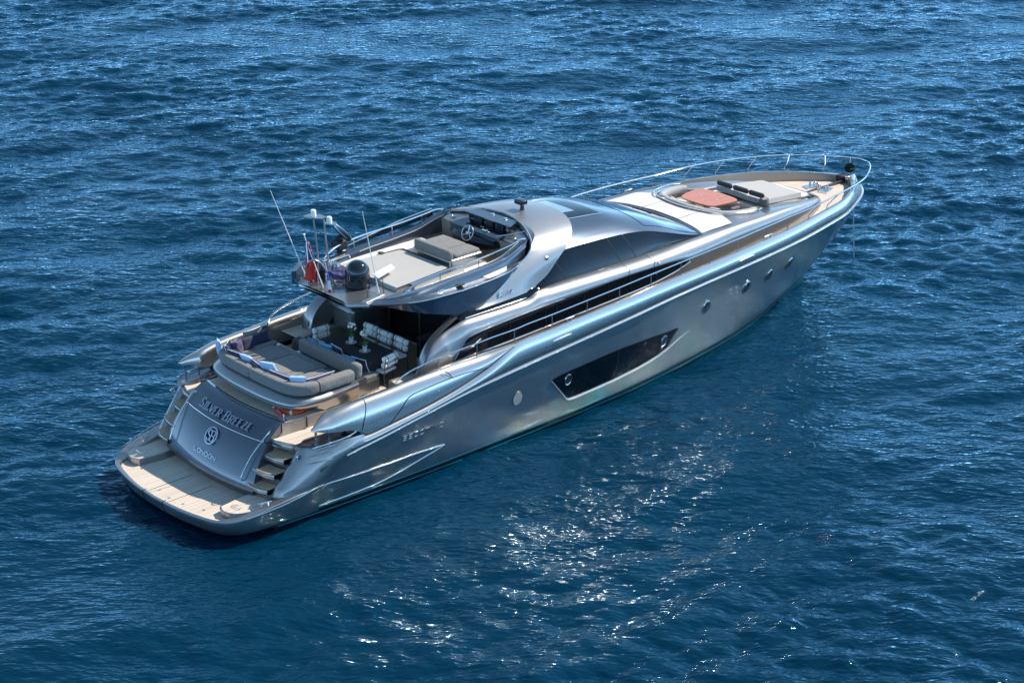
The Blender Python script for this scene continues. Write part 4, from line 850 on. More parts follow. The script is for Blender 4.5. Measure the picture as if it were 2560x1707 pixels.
# mast: two curved poles, instrument plate and two small white antennas
ms = MB()
for yy, xx in ((.60, 5.72), (.42, 5.90)):
    ms.add(*tube(cr([(xx, yy + .06, 4.36), (xx + .01, yy + .05, 5.1), (xx - .04, yy + .10, 6.05)], 20), .022, 8))
ms.add(*tube(cr([(6.0, .18, 4.38), (5.86, .16, 4.40), (5.78, .16, 4.55), (5.60, .20, 4.9), (5.48, .24, 5.08), (5.34, .32, 5.16), (5.30, .5, 5.0), (5.42, .62, 4.7), (5.6, .66, 4.38)], 40), .024, 8))
mst = ms.obj('antenna_mast', SATIN, Y)
obj('mast_plate', *prism([(5.58, 1.0), (5.58, .80), (5.80, .55), (5.98, .55), (6.0, .80), (5.80, 1.05)], 6.06, 6.08), PAINT, mst, smooth=False)
obj('mast_plate', *prism([(5.95, .62), (6.12, .38), (6.28, .55), (6.05, .78)], 5.86, 5.88), PAINT, mst, smooth=False)
for c in ((5.76, .80, 6.08), (6.08, .58, 5.88)): obj('gps_antenna', *lathe(c, [(.066, 0), (.07, .02), (.07, .15), (.055, .175), (.001, .18)], 16), WHITEP, mst)
for k, (base, tip) in enumerate((((5.50, .75, 4.36), (4.66, 1.05, 6.95)), ((6.28, -1.1, 4.36), (5.62, -1.35, 6.78)))):
    a = MB(); a.add(*tube([base, tuple(.5*(np.array(base) + tip)), tip], [.014, .011, .006], 6)); wa = a.obj('whip_antenna', WHITEP, Y); obj('antenna_base', *lathe(base, [(.03, 0), (.03, .08), (.018, .14)], 10), CHROME, wa)
for x_, y_, h_ in ((6.0, -.98, .52), (6.48, -1.02, .42)): a = MB(); a.add(*tube([(x_, y_, 4.36), (x_ - .03, y_, 4.36 + h_)], [.012, .009], 6)); a.obj('stub_antenna', GREYFR, Y)
rd = MB(); rd.add(*rbox((7.35, 1.86, 4.70), (.34, .34, .24), .05, 4)); rd.add(*tube([(7.35, 1.86, 4.76), (7.35, 1.86, 4.90)], .10, 10)); rd.add(*tube([(7.35, 1.86, 4.40), (7.35, 1.86, 4.66)], .07, 8)); rdo = rd.obj('radar', BLACKM, Y)
a_ = np.array([-.45, .35, .42]); a_ = np.array([.44, 1.28, 0])*.92
obj('radar_scanner', *tube([np.array([7.48, 1.92, 4.98]) + a_*t for t in (-.5, -.46, 0, .46, .5)], [.05, .085, .09, .085, .05], 14), BLACKG, rdo)
obj('radar_bracket', *tube([(6.6, 1.36, 4.40), (6.75, 1.44, 4.50), (7.35, 1.5, 4.50), (7.4, 1.5, 4.40)], .028, 8), CHROME, rdo)
for x_ in (5.95, 6.5): obj('bracket_leg', *tube([(x_ + .1, 1.40, 4.30), (x_ + .2, 1.42, 4.52), (x_ + .7, 1.45, 4.55)], .022, 7), CHROME, rdo)
obj('fold_shelf', *prism([(6.72, -.30), (7.52, -.05), (7.42, -.34), (6.64, -.62)], 4.60, 4.615), WHITEP, Y, smooth=False)
obj('aft_fin', *prism([(5.30, 1.20), (5.42, 1.15), (6.0, 1.62), (5.9, 1.70)], 4.30, 4.62), DARKP, Y, smooth=False)
# flybridge rails
for s in (-1, 1):
    P = cr([(6.6, s*1.62, 4.45), (6.75, s*1.66, 4.56), (7.1, s*1.70, 4.71), (8.0, s*1.74, 4.80), (9.2, s*1.73, 4.84), (10.2, s*1.70, 4.92), (10.50, s*1.66, 4.97), (10.72, s*1.62, 4.93)], 50)
    r_ = obj('fly_handrail', *tube(P, .022, 8), CHROME, Y)
    for x in (7.75, 9.0, 10.05):
        i = np.argmin(np.abs(P[:, 0] - x)); obj('stanchion', *tube([P[i], (P[i][0], s*1.72, P[i][2] - .27)], .011, 6), CHROME, r_)
# windbreak blade along the port coaming
for s in (-1, 1):
    bl = [[(x, s*(2.0 - (x - 7.3)*.02), 4.42 + (x - 7.3)*.085), (x, s*(2.02 - (x - 7.3)*.02), 4.42 + (x - 7.3)*.085 + .20*min(1, (x - 7.2)/2.2))] for x in np.linspace(7.3, 10.6, 16)]
    if s > 0: loft('wind_deflector', bl, BLACKG, Y); obj('deflector_rail', *tube([r[1] for r in bl], .018, 6), CHROME, Y)

# ---- coach roof, covers, fore lounge and sunpad
fx = lambda x: (float(cy_(x)), float(cz(x)))
ring = cr([(20.15, -1.50, 3.53), (19.85, -1.56, 3.56), (19.3, -1.50, 3.60), (18.90, -1.36, 3.63), (18.66, -1.14, 3.66), (18.50, -.70, 3.67), (18.42, -.3, 3.68), (18.40, 0, 3.68)], 30)
ring = np.concatenate([ring, mir(ring[::-1])[1:]])
crest = np.array([(x, -fx(x)[0], fx(x)[1]) for x in np.linspace(20.15, 17.15, 22)]); ftr = np.array(ft)[::1]
outer = np.concatenate([crest, ftr[1:-1], mir(crest[::-1])]); outer = rs(outer, 59)
loft('coach_roof', [outer, (outer*.6 + ring*.4), ring], PAINT, Y)
# forward part: strips either side of the sunpad and the nose
xs2 = np.linspace(20.15, 24.0, 26); inner = lambda x: float(np.interp(x, [20.15, 20.7, 21.5, 22.2, 23.0, 23.5, 23.8, 24.0], [1.42, 1.12, 1.12, 1.15, 1.02, .80, .62, .40]))
b = MB()
for s in (-1, 1): b.add(*grid([[(x, s*fx(x)[0], fx(x)[1]), (x, s*min(inner(x) + .03, fx(x)[0]), fx(x)[1] - .01), (x, s*min(inner(x), fx(x)[0]), fx(x)[1] - .03), (x, s*min(inner(x), fx(x)[0]) * .98, fx(x)[1] - .20)] for x in xs2]))
b.add(*grid([[(x, y, float(cz(x)) + .02) for y in np.linspace(-fx(x)[0], fx(x)[0], 5)] for x in np.linspace(23.7, 24.12, 6)])); b.obj('coach_roof_nose', PAINT, Y, ang=40)
obj('side_step', *grid([[(x, y, float(cz(x)) - .13) for y in np.linspace(-inner(x), inner(x), 3)] for x in np.linspace(20.7, 23.9, 12)]), WHITEP, Y, smooth=False)
# white sun covers on the coach roof behind the windscreen, three panels
cyl = [(-1.90, -.78), (-.76, .62), (.64, 1.90)]
for a, b_ in cyl:
    rows = []
    for y in np.linspace(a, b_, 16):
        t = abs(y)/1.95; x0 = 17.20 + .27*(1 - t**2) + .04; x1 = float(np.interp(abs(y), [0, .4, .85, 1.05, 1.30, 1.90], [18.20, 18.24, 18.36, 18.48, 18.72, 18.52]))
        if abs(y) > 1.25: x1 = min(x1, 18.72)
        r = []
        for x in np.linspace(x0, x1, 10):
            ta = min(1, abs(y)/2.0); r.append((x, y, 3.605 + .085*(1 - ta**2) + .022 - .03*max(0, ta - .85)/.15 + .004*math.sin(9*x + 7*y)))
        rows.append(r)
    loft('sun_cover', rows, COVER, Y)
for yy in (-.77, .63): obj('cover_strap', *tube([(17.5, yy, 3.70), (18.3, yy, 3.69)], .012, 5), GREYFR, Y)
# lounge well
well = MB(); fl_ = ring.copy(); fl_[:, 2] = 3.0; well.add(*grid([ring - [0, 0, .03], fl_])); well.add(*grid([[tuple(fl_[i]), tuple(fl_[-1-i])] for i in range(30)])); well.add([(20.15, -1.5, 3.0), (20.95, -1.1, 3.0), (20.95, 1.1, 3.0), (20.15, 1.5, 3.0)], [(0, 1, 2, 3)])
wo = well.obj('fore_lounge', TEAKREFL, Y, ang=40)
rr2 = inset(ring, .10); rr2 = ring.copy(); c0 = np.array([19.9, 0, 0]); v = rr2 - c0; v[:, 2] = 0; v /= np.linalg.norm(v, axis=1)[:, None]; path = ring - v*.14; path[:, 2] = ring[:, 2] - .05
sc_w = np.concatenate([np.linspace(.7, 1, 6), np.ones(len(path) - 12), np.linspace(1, .7, 6)])
obj('bolster', *sweep(path, rrect(.22, .24, .10, 4)), GREYF if False else LGREYF, wo)
pi_ = ring - v*.62; pi_[:, 2] = 3.30; po_ = ring - v*.20; po_[:, 2] = 3.30; pd_ = pi_.copy(); pd_[:, 2] = 3.05
obj('bench_seat', *grid([po_, pi_, pd_]), LGREYF, wo)
ro = ring + v*.10; ro[:, 2] = ring[:, 2] + .02; rail_ = ro.copy(); rail_[:, 2] += .06
obj('ring_rail', *tube(rail_, .020, 7), CHROME, wo); obj('ring_rail', *tube(ring + v*.03 + [0, 0, .02], .018, 6), CHROME, wo)
for i in range(2, len(ro), 9): obj('rail_foot', *tube([ro[i], rail_[i]], .016, 6), CHROME, wo)
# fore table
tp = [(19.02, .42), (19.12, .62), (19.35, .70), (19.75, .76), (20.05, .74), (20.13, .62), (20.18, 0), (20.13, -.62), (20.05, -.74), (19.75, -.76), (19.35, -.70), (19.12, -.62), (19.02, -.42), (19.0, 0)]
tpc = cr([(p[0], p[1], 0) for p in tp], 40, closed=True)
ft_ = obj('fore_table', *prism([(p[0], p[1]) for p in tpc], 3.635, 3.675), WOODT, Y, ang=60)
obj('pedestal', *tube([(19.55, 0, 3.0), (19.55, 0, 3.635)], .09, 14), SATIN, ft_)
obj('table_hinge', *rbox((19.6, .32, 3.68), (.10, .06, .012), .004, 2), CHROME, ft_); obj('table_hinge', *rbox((19.6, -.32, 3.68), (.10, .06, .012), .004, 2), CHROME, ft_)
# fore sunpad
spb = MB(); spb.add(*prism([(20.80, -.98, .26), (20.80, .98, .26), (23.2, .74, 0), (23.5, .66, -.04), (23.62, .50, -.06), (23.62, -.50, -.06), (23.5, -.66, -.04), (23.2, -.74, 0)], 3.0, 3.08)); sp_ = spb.obj('fore_sunpad', SATIN, Y, smooth=False)
pr_ = [[(x, y, 3.40 - (x - 21.0)*.112 + .10 + .015*math.sin(3*y)) for y in np.linspace(-w_, w_, 9)] for x, w_ in zip(np.linspace(21.02, 22.95, 10), np.linspace(.93, .78, 10))]
cush = MB(); cush.add(*grid(pr_)); lowr = [[(p[0], p[1], p[2] - .15) for p in r] for r in pr_]
for a, b_ in ((0, 0),): cush.add(*grid([[r[0] for r in pr_], [r[0] for r in lowr]])); cush.add(*grid([[r[-1] for r in pr_], [r[-1] for r in lowr]])); cush.add(*grid([pr_[0], lowr[0]])); cush.add(*grid([pr_[-1], lowr[-1]]))
cush.obj('pad_cushion', PADF, sp_, ang=60)
obj('nose_pad', *prism([(22.97, -.76, .045), (22.97, .76, .045), (23.45, .62, 0), (23.45, -.62, 0)], 3.0, 3.10), WHITEP, sp_, smooth=False)
for y in (.64, .0, -.62): obj('headrest', *rbox((21.06, y, 3.60), (.13, .58, .16), .06, 4, M=rotm(0, -22, 0)), DGREYF, sp_)
obj('side_joint', *tube([(22.97, -.80, 3.05), (22.97, -.80, 3.17)], .012, 4), BLACKM, sp_)

# ---- foredeck gear
for s in (-1, 1):
    bp = obj('bollard_plate', *prism([(24.45, s*.18), (25.0, s*.10), (25.1, s*.34), (24.55, s*.48)], 2.80, 2.83), CHROME, Y, smooth=False)
    for dx in (0, .16): obj('bollard_post', *lathe((24.70 + dx, s*(.30 - dx*.25), 2.83), [(.035, 0), (.03, .10), (.045, .13), (.001, .14)], 12), CHROME, bp)
wl = MB(); wl.add(*lathe((24.72, 0, 2.82), [(.09, 0), (.09, .05), (.06, .08), (.07, .16), (.04, .19), (.001, .2)], 16)); wl.obj('windlass', CHROME, Y)
obj('chain_channel', *prism([(24.2, -.05), (26.0, -.05), (26.0, .05), (24.2, .05)], 2.78, 2.825), GREYFR, Y, smooth=False)
obj('bow_roller', *rbox((26.05, .12, 2.86), (.34, .24, .20), .03, 3), BLACKM, Y)
for s in (-1, 1):
    fl = MB(); x0 = 24.35; fl.add(*tube([(x0, s*1.56, 2.93), (x0 + .5, s*1.25, 2.90)], .03, 8)); fl.add(*rbox((x0 + .28, s*1.36, 2.86), (.56, .03, .24), .012, 3, rot=R(-32*s))); fl.obj('fairlead', CHROME, Y)
for x in (11.0, 19.1): cleat((x, -float(top_y(x)) + .06, float(top_z(x)) + .02), (1, 0, .03), Y, .34); cleat((x, float(top_y(x)) - .06, float(top_z(x)) + .02), (1, 0, .03), Y, .34)
for x in (10.6, 17.9):
    for s in (-1, 1): P = [(x + t, s*(float(rub_y(x + t))*.45 + float(top_y(x + t))*.55 + .085), float(rub_z(x + t))*.45 + float(top_z(x + t))*.55) for t in (-.32, 0, .32)]; obj('chrome_chafe_strip', *tube(P, [.014, .03, .014] if x < 12 else .016, 6), CHROME, Y)

# ---- guard rails
sx_ = [9.08, 10.38, 11.63, 12.83, 14.03, 15.23, 16.43, 17.64, 18.85, 20.05]
bowx = [21.24, 22.41, 23.56, 24.70, 25.75]
for s in (-1, 1):
    P = []
    for x in np.linspace(9.08, 20.05, 24): P.append((x, s*(float(top_y(x)) - .05), float(top_z(x)) + .38 - (.10 if x < 9.2 else 0)*0))
    fwdp = [(21.3, 2.58, 3.62), (22.5, 2.36, 3.62), (23.7, 2.06, 3.57), (24.85, 1.66, 3.50), (25.8, 1.13, 3.42), (26.42, .68, 3.36), (26.78, .28, 3.33), (26.86, 0, 3.32)]
    P += [(a, s*b_, c) for a, b_, c in fwdp]
    aftp = [(5.45, s*2.62, 2.70), (5.62, s*2.68, 2.86), (5.95, s*2.74, 2.98), (6.6, s*2.80, 3.08), (7.6, s*2.88, 3.16), (8.4, s*2.94, 3.22)]
    P = cr(aftp + P, 170)
    ra_ = obj('guard_rail', *tube(P, .022, 8), CHROME, Y)
    for x in [6.72, 7.9] + sx_:
        i = np.argmin(np.abs(P[:, 0] - x)); zb = (float(top_z(x)) if x > 9 else float(sh_c(x))); st = obj('stanchion', *tube([(x, P[i][1], zb), (x, P[i][1], P[i][2])], .013, 7), SATIN, ra_)
    for x in bowx:
        yb = float(top_y(x)) - .05; zb = float(top_z(x)); d_ = np.abs(P[:, 0] - (x + .42)); i = np.argmin(d_)
        obj('stanchion', *tube(cr([(x, s*yb, zb), (x, s*yb, zb + .13), (x + .10, s*(yb + .01), zb + .2), tuple(P[i])], 10), .013, 7), SATIN, ra_)
# inner rail by the aft cabin post on the shell
for s in (-1, 1):
    obj('gate_strap', *tube([(6.75, s*2.95, 2.80), (6.85, s*3.02, 2.72), (6.95, s*3.06, 2.58)], .012, 5), BLACKM, Y)

# ---- cockpit: floor, aft bulkhead, posts, side coamings
obj('cockpit_floor', *prism([(4.9, -2.35), (8.75, -2.3), (8.75, 2.3), (4.9, 2.35)], 2.02, 2.10), TEAKC, Y, smooth=False)
for s in (-1, 1):
    obj('side_deck_riser', *prism([(5.9, s*1.85), (8.6, s*1.85), (8.6, s*2.3), (6.4, s*2.3)], 2.1, 2.425), TEAKREFL, Y, smooth=False)
    obj('bulwark_inner', *grid([[(x, s*(float(shy(x)) - .47), z) for x in np.linspace(5.0, 9.2, 12)] for z in (2.1, 2.35, 2.62)]), TEAKREFL, Y)
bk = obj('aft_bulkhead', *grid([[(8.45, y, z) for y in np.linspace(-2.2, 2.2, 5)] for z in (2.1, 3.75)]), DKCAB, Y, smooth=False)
for y in (-1.3, -.05, 1.2): obj('door_frame', *tube([(8.42, y, 2.1), (8.42, y, 3.7)], .025, 4), GREYFR, bk)
for y in (-.68, .57): obj('sliding_door', *prism([(8.435, y - .60), (8.435, y + .60), (8.445, y + .60), (8.445, y - .60)], 2.14, 3.62), GLASSB, bk, smooth=False)
obj('door_track', *tube([(8.40, -1.35, 2.12), (8.40, 1.3, 2.12)], .02, 4), SATIN, bk)
for s in (-1, 1):
    pr2 = [[(6.50 + dx, s*yy, z) for dx, yy in ((0, 2.42), (.02, 2.15), (.28, 2.10))] for z in (2.42, 2.6)]
    P1 = cr([(6.46, s*2.44, 2.44), (6.55, s*2.42, 2.80), (6.78, s*2.36, 3.12), (7.2, s*2.28, 3.40), (7.9, s*2.18, 3.66)], 16); P2 = P1 + np.array([.06, -s*.30, -.04]); P3 = P1 + np.array([.5, -s*.36, -.35]); P3[:, 2] = np.maximum(P3[:, 2], 2.42)
    loft('cabin_post', [P1, P1*.5 + P2*.5 + np.array([-.03, 0, .03]), P2, P3], PAINT, Y)
cb = MB(); cb.add(*rbox((7.75, 1.62, 2.72), (1.15, .9, .70), .10, 5)); cbo = cb.obj('bar_cabinet', PAINT, Y); obj('cabinet_drawer', *rbox((7.16, 1.6, 2.98), (.03, .72, .07), .012, 3), SATIN, cbo)
_pc = [(7.15, -1.45), (7.95, -.50), (8.40, -.50), (8.40, -2.05), (7.15, -2.05)]
sc_o = obj('stair_console', *prism(_pc, 2.1, 2.58), TEAKREFL, Y, smooth=False)
obj('console_top', *prism([(x, y) for x, y in _pc], 2.585, 2.62), BLACKG, sc_o, smooth=False)
obj('bulwark_locker', *prism([(6.25, 2.595), (6.25, 2.58), (6.62, 2.58), (6.62, 2.595)], 2.36, 2.66), TEAKREFL, Y, smooth=False)
# sunk entry: port side deck step in teak reads at 2.43 (teak_deck)

# ---- aft sunbed moulding and cushions
base = cr([(4.95, -1.90, 0), (4.2, -1.93, 0), (3.5, -1.88, 0), (3.12, -1.70, 0), (2.95, -1.35, 0), (2.86, -.7, 0), (2.84, 0, 0)], 34); base = np.concatenate([base, mir(base[::-1])[1:]])
def off(P, d, z): Q = inset(P.copy(), d); Q[:, 2] = z; return Q
zlip = np.interp(base[:, 0], [2.84, 3.3, 4.95], [2.56, 2.60, 2.66])
r0 = off(base, .24, 2.70); r1 = off(base, .03, 0); r1[:, 2] = zlip; r2 = base.copy(); r2[:, 2] = zlip - .06; r3 = off(base, .03, 0); r3[:, 2] = zlip - .16; 
low = np.interp(base[:, 0], [2.84, 3.6, 3.95, 4.95], [2.38, 2.37, 2.215, 2.215]); r4 = off(base, .12, 0); r4[:, 2] = low; r5 = off(base, .5, 2.36); r5[:, 2] = np.minimum(2.36, low)
inner_ = off(base, .6, 2.70)
b = MB(); b.add(*grid([inner_, r0, r1, r2, r3, r4, r5])); b.add(*prism([(3.35, -1.35), (5.0, -1.5), (5.0, 1.5), (3.35, 1.35)], 2.2, 2.68)); b.add(*prism([(4.0, -1.82), (4.95, -1.82), (4.95, 1.82), (4.0, 1.82)], 2.2, 2.62)); lo_ = b.obj('aft_sunbed', PAINT, Y, ang=45)
bp_ = cr([(4.90, -1.73, 2.85), (4.2, -1.73, 2.85), (3.65, -1.70, 2.85), (3.36, -1.55, 2.85), (3.22, -1.2, 2.85), (3.18, -.6, 2.85), (3.17, 0, 2.85)], 34); bp_ = np.concatenate([bp_, mir(bp_[::-1])[1:]])
def seg(a, b_):
    P = bp_[a:b_].copy(); P[0] += (bp_[a-1] - P[0])*.36; P[-1] += (bp_[b_] - P[-1])*.36; prof = [(q[0], q[1]) for q in rrect(.27, .30, .085, 4)]; k = np.ones(len(P)); k[0] = k[-1] = .90; return sweep(P, prof, scale=k)
m_ = len(bp_)
for a, b_ in ((1, 12), (12, 34), (34, m_ - 12), (m_ - 12, m_ - 1)): obj('back_cushion', *seg(a, b_), GREYF, lo_)
for c, s_ in (((4.10, .92, 2.73), (1.10, 1.02, .15)), ((3.98, -.18, 2.735), (1.30, 1.15, .16)), ((4.10, -1.14, 2.73), (1.15, .74, .15)), ((3.5, .9, 2.725), (.5, .9, .14)), ((4.72, .3, 2.70), (.4, 1.9, .1))):
    obj('seat_cushion', *rbox(c, s_, .055, 5, puff=.025), GREYF, lo_)
for s in (-1, 1): obj('end_bolster', *rbox((4.45, s*1.30 , 2.80), (.7, .16, .14), .06, 4), GREYF, lo_) if s > 0 else None
# bench facing the table
b = MB(); b.add(*prism([(4.96, -1.78), (4.96, .78), (5.72, .70), (5.72, -1.70)], 2.1, 2.50)); b.add(*prism([(4.96, -1.78), (4.96, .78), (5.28, .76), (5.28, -1.76)], 2.5, 2.655)); bo = b.obj('dinette_bench', PAINT, Y, smooth=False)
obj('bench_trim', *tube([(5.0, .78, 2.66), (4.96, .74, 2.66), (4.96, -1.75, 2.66)], .010, 5), CHROME, bo)
obj('bench_backrest', *rbox((5.13, -.50, 2.84), (.24, 2.38, .38), .10, 6, M=rotm(0, 6, 0)), GREYF, bo)
obj('bench_seat', *rbox((5.48, -.50, 2.56), (.46, 2.30, .13), .05, 5), GREYF, bo)

# ================================================================== loose things aboard
def thing(name, label, cat, loc, rz=0, group=None): return tag(empty(name, loc, rz), label, cat, group)
# dining table + cloth + orchids
dt = thing('dining_table', 'dining table hidden under a charcoal cloth in the aft cockpit', 'table', (6.1, -.40, 2.10))
obj('tabletop', *rbox((0, 0, .71), (.84, 1.84, .04), .01, 3), SATIN, dt)
for y in (-.5, .5): obj('leg', *tube([(0, y, 0), (0, y, .69)], .05, 10), SATIN, dt)
tcb = MB(); n_ = 60; prm = rs([(.46, .97, 0), (-.46, .97, 0), (-.46, -.97, 0), (.46, -.97, 0), (.46, .97, 0)], n_ + 1)[:-1]
rings = []
for k, (z, e) in enumerate(((.752, -.46), (.752, -.02), (.745, 0), (.70, .012), (.55, .02), (.40, .028))):
    r = []
    for i, p in enumerate(prm):
        d_ = np.array([np.sign(p[0]) if abs(abs(p[0]) - .46) < .01 else 0, np.sign(p[1]) if abs(abs(p[1]) - .97) < .01 else 0, 0]); wv = .018*math.sin(i*1.9)*(max(0, .72 - z)/.3)
        if k == 0: r.append((p[0]*.05, p[1]*.5, z))
        else: r.append((p[0] + d_[0]*(e + wv), p[1] + d_[1]*(e + wv), z))
    rings.append(r)
tcb.add(*grid(rings, closed=True, cap=False)); V_ = [(p[0], p[1], .752) for p in rings[0]]
cl = tcb.obj('tablecloth', TCLOTH, None, ang=60); cl.location = (6.1, -.40, 2.10); tag(cl, 'charcoal tablecloth draped over the cockpit dining table', 'tablecloth')
def orchid(loc, rz, label, first=None):
    if first:
        o = first.copy(); C.objects.link(o); o.location = loc; o.rotation_euler = (0, 0, rz); o['label'] = label
        for ch in first.children:
            c = ch.copy(); C.objects.link(c); c.parent = o
        return o
    o = thing('potted_orchid', label, 'potted plant', loc, rz, 'white orchids on the dining table')
    obj('pot', *lathe((0, 0, 0), [(.001, 0), (.045, 0), (.062, .13), (.066, .135), (.055, .13), (.001, .12)], 16), WHITEP, o)
    lf = MB()
    for k in range(7):
        a = k*.9; P = [(0, 0, .13), (.05*math.cos(a), .05*math.sin(a), .20), (.12*math.cos(a), .12*math.sin(a), .20 + .02*(k % 3))]
        Q = cr(P, 6); ww = [.008, .018, .026, .026, .016, .003]; t_ = np.array([-math.sin(a), math.cos(a), 0]); lf.add(*grid([[q - t_*w for q, w in zip(Q, ww)], [q + [0, 0, -.006] for q in Q], [q + t_*w for q, w in zip(Q, ww)]]))
    lf.obj('leaves', GREEN, o)
    st = MB(); st.add(*tube(cr([(0, 0, .13), (.02, .01, .32), (.01, .03, .46), (-.03, .08, .52)], 12), .005, 5)); st.add(*tube(cr([(.01, 0, .13), (.0, -.03, .32), (.03, -.05, .44), (.06, -.10, .49)], 12), .005, 5)); st.obj('stem', GREEN, o)
    fl = MB(); rn = random.Random(3)
    for k in range(13):
        c = np.array([rn.uniform(-.10, .10), rn.uniform(-.13, .13), rn.uniform(.37, .55)]); th = rn.uniform(0, 6.28)
        nrm = np.array([math.cos(th), math.sin(th), .3]); nrm /= np.linalg.norm(nrm); u_ = np.cross(nrm, [0, 0, 1]); u_ /= np.linalg.norm(u_); v_ = np.cross(nrm, u_)
        for j in range(5):
            a = j*2*math.pi/5; dr = math.cos(a)*u_ + math.sin(a)*v_; sd2 = -math.sin(a)*u_ + math.cos(a)*v_; L_ = .038
            fl.add([c, c + dr*L_*.6 + sd2*L_*.42 + nrm*.006, c + dr*L_ + nrm*.0, c + dr*L_*.6 - sd2*L_*.42 + nrm*.006], [(0, 1, 2, 3)])
    fl.obj('flowers', PETAL, o, smooth=False); return o
o1 = orchid((6.12, -.10, 2.862), 0, 'white orchid in white pot on the table, nearer the port cabinet')
orchid((6.02, -.78, 2.862), 1.9, 'white orchid in white pot on the table, nearer the starboard chair', o1)
for (x, y), lb in zip(((6.12, -.10), (6.02, -.78)), ('round glass plate under the orchid nearer the port cabinet', 'round glass plate under the orchid nearer the starboard chair')):
    p = obj('plate', *lathe((0, 0, 0), [(.001, 0), (.12, 0), (.15, .012), (.145, .012), (.118, .004), (.001, .004)], 24), mat('frosted_plate', (.45, .50, .50), .2) if 'frosted_plate' not in bpy.data.materials else bpy.data.materials['frosted_plate'])
    p.location = (x, y, 2.855); tag(p, lb, 'plate', 'plates under the orchids')
# dining chairs (face +x locally)
def make_chair(label):
    t = thing('dining_chair', label, 'dining chair', (0, 0, 2.10), 0, 'white cushioned dining chairs')
    obj('seat', *rbox((0, 0, .45), (.46, .48, .08), .035, 4), WHITEF, t)
    fr = MB(); fr.add(*tube([(-.23, -.24, .40), (.22, -.24, .40), (.22, .24, .40), (-.23, .24, .40), (-.23, -.24, .40)], .011, 6)); fr.obj('seat_frame', GREYFR, t)
    for sx, sy2 in ((.21, .23), (.21, -.23)): obj('leg', *tube([(sx, sy2, .40), (sx + .02, sy2, 0)], .012, 6), GREYFR, t)
    for sy2 in (.235, -.235): obj('leg', *tube([(-.21, sy2, .40), (-.25, sy2, 0)], .012, 6), GREYFR, t)
    bf = MB()
    for y in (-.235, .235): bf.add(*tube(cr([(-.22, y, .40), (-.25, y, .60), (-.29, y, .84)], 8), .012, 6))
    for z in (.55, .69, .83): bf.add(*tube([(-.22 - (z - .4)*.16, -.235, z), (-.22 - (z - .4)*.16, .235, z)], .009, 6))
    bf.obj('back_frame', GREYFR, t)
    for z, x in ((.64, -.20), (.80, -.225)):
        r_ = obj('roll_cushion', *tube([(x, -.24, z), (x, -.225, z), (x, .225, z), (x, .24, z)], [.06, .078, .078, .06], 16), WHITEF, t)
        for y in (-.15, .15): obj('strap', *tube([(x + .08*math.cos(a), y, z + .08*math.sin(a)) for a in np.linspace(0, 2*math.pi, 17)[:-1]], .010, 5, closed=True), GREYFR, r_)
    return t
def dup(o, loc, rz, label):
    r = o.copy(); C.objects.link(r); r.location = loc; r.rotation_euler = (0, 0, rz); r['label'] = label
    for ch in o.children:
        c = ch.copy(); C.objects.link(c); c.parent = r
        for g in ch.children: d = g.copy(); C.objects.link(d); d.parent = c
    return r
c0_ = make_chair('white cushioned chair at the starboard end of the dining table')
c0_.location = (6.12, -1.50 + .12, 2.10); c0_.rotation_euler = (0, 0, R(100))
for (x, y, rz), lb in zip(((6.86, .28, 182), (6.84, -.32, 180), (6.86, -.92, 177), (6.02, .82, -92)),
    ('white roll cushion chair on the cabin side of the table, nearest the bar cabinet', 'white roll cushion chair, middle of the row on the cabin side of the table', 'white roll cushion chair on the cabin side, nearest the starboard end of the table', 'white roll cushion chair at the port end of the dining table')):
    dup(c0_, (x, y, 2.10), R(rz), lb)
# towel baskets
def basket(loc, label, ntow, tm, sc2=1.0, h=.42, dirx=0):
    t = thing('towel_basket', label, 'basket', loc, 0, 'woven towel baskets')
    prof = [(.001, 0), (.19, 0), (.205, .04), (.17, .22), (.175, h - .05), (.185, h), (.165, h), (.16, h - .04), (.001, h - .05)]
    obj('body', *lathe((0, 0, 0), [(r*sc2, z) for r, z in prof], 28), BASKET, t)
    wv = MB()
    for k in range(int(h/.045)):
        z = .03 + k*.045; rr = float(np.interp(z, [0, .04, .22, h], [.19, .205, .17, .185]))*sc2 + .004
        wv.add(*tube([(rr*math.cos(a) + .0, rr*math.sin(a), z + .014*math.sin(a*14 + (k % 2)*math.pi)) for a in np.linspace(0, 2*math.pi, 85)[:-1]], .011, 5, closed=True))
    wv.obj('weave', BASKET, t)
    for k in range(ntow):
        if dirx: P = [(-.02 + k*.17 - .08, -.14, h + .05), (-.02 + k*.17 - .08, .14, h + .05)]
        else: P = [(-.11, (k - .5)*.15 if ntow > 1 else 0, h + .03 + .0*k), (.12, (k - .5)*.15 if ntow > 1 else 0, h + .05)]
        obj('rolled_towel', *tube([P[0], tuple(np.array(P[0])*.95 + np.array(P[1])*.05), tuple(np.array(P[0])*.05 + np.array(P[1])*.95), P[1]], [.06, .075, .075, .06], 14), tm, t)
    return t
basket((5.74, -1.30 - .08, 2.10), 'grey woven basket with mauve rolled towels by the starboard dining chair', 2, TOWEL, 1.0, .36, dirx=0)
basket((5.60, 1.42, 2.10), 'dark woven basket with taupe rolled towels on the port side of the cockpit', 2, TOWELG, 1.0, .44, dirx=0)
basket((20.82, -1.12, 3.42), 'low dark woven basket with one rolled towel beside the fore sunpad', 1, TOWEL, .78, .13, dirx=0)
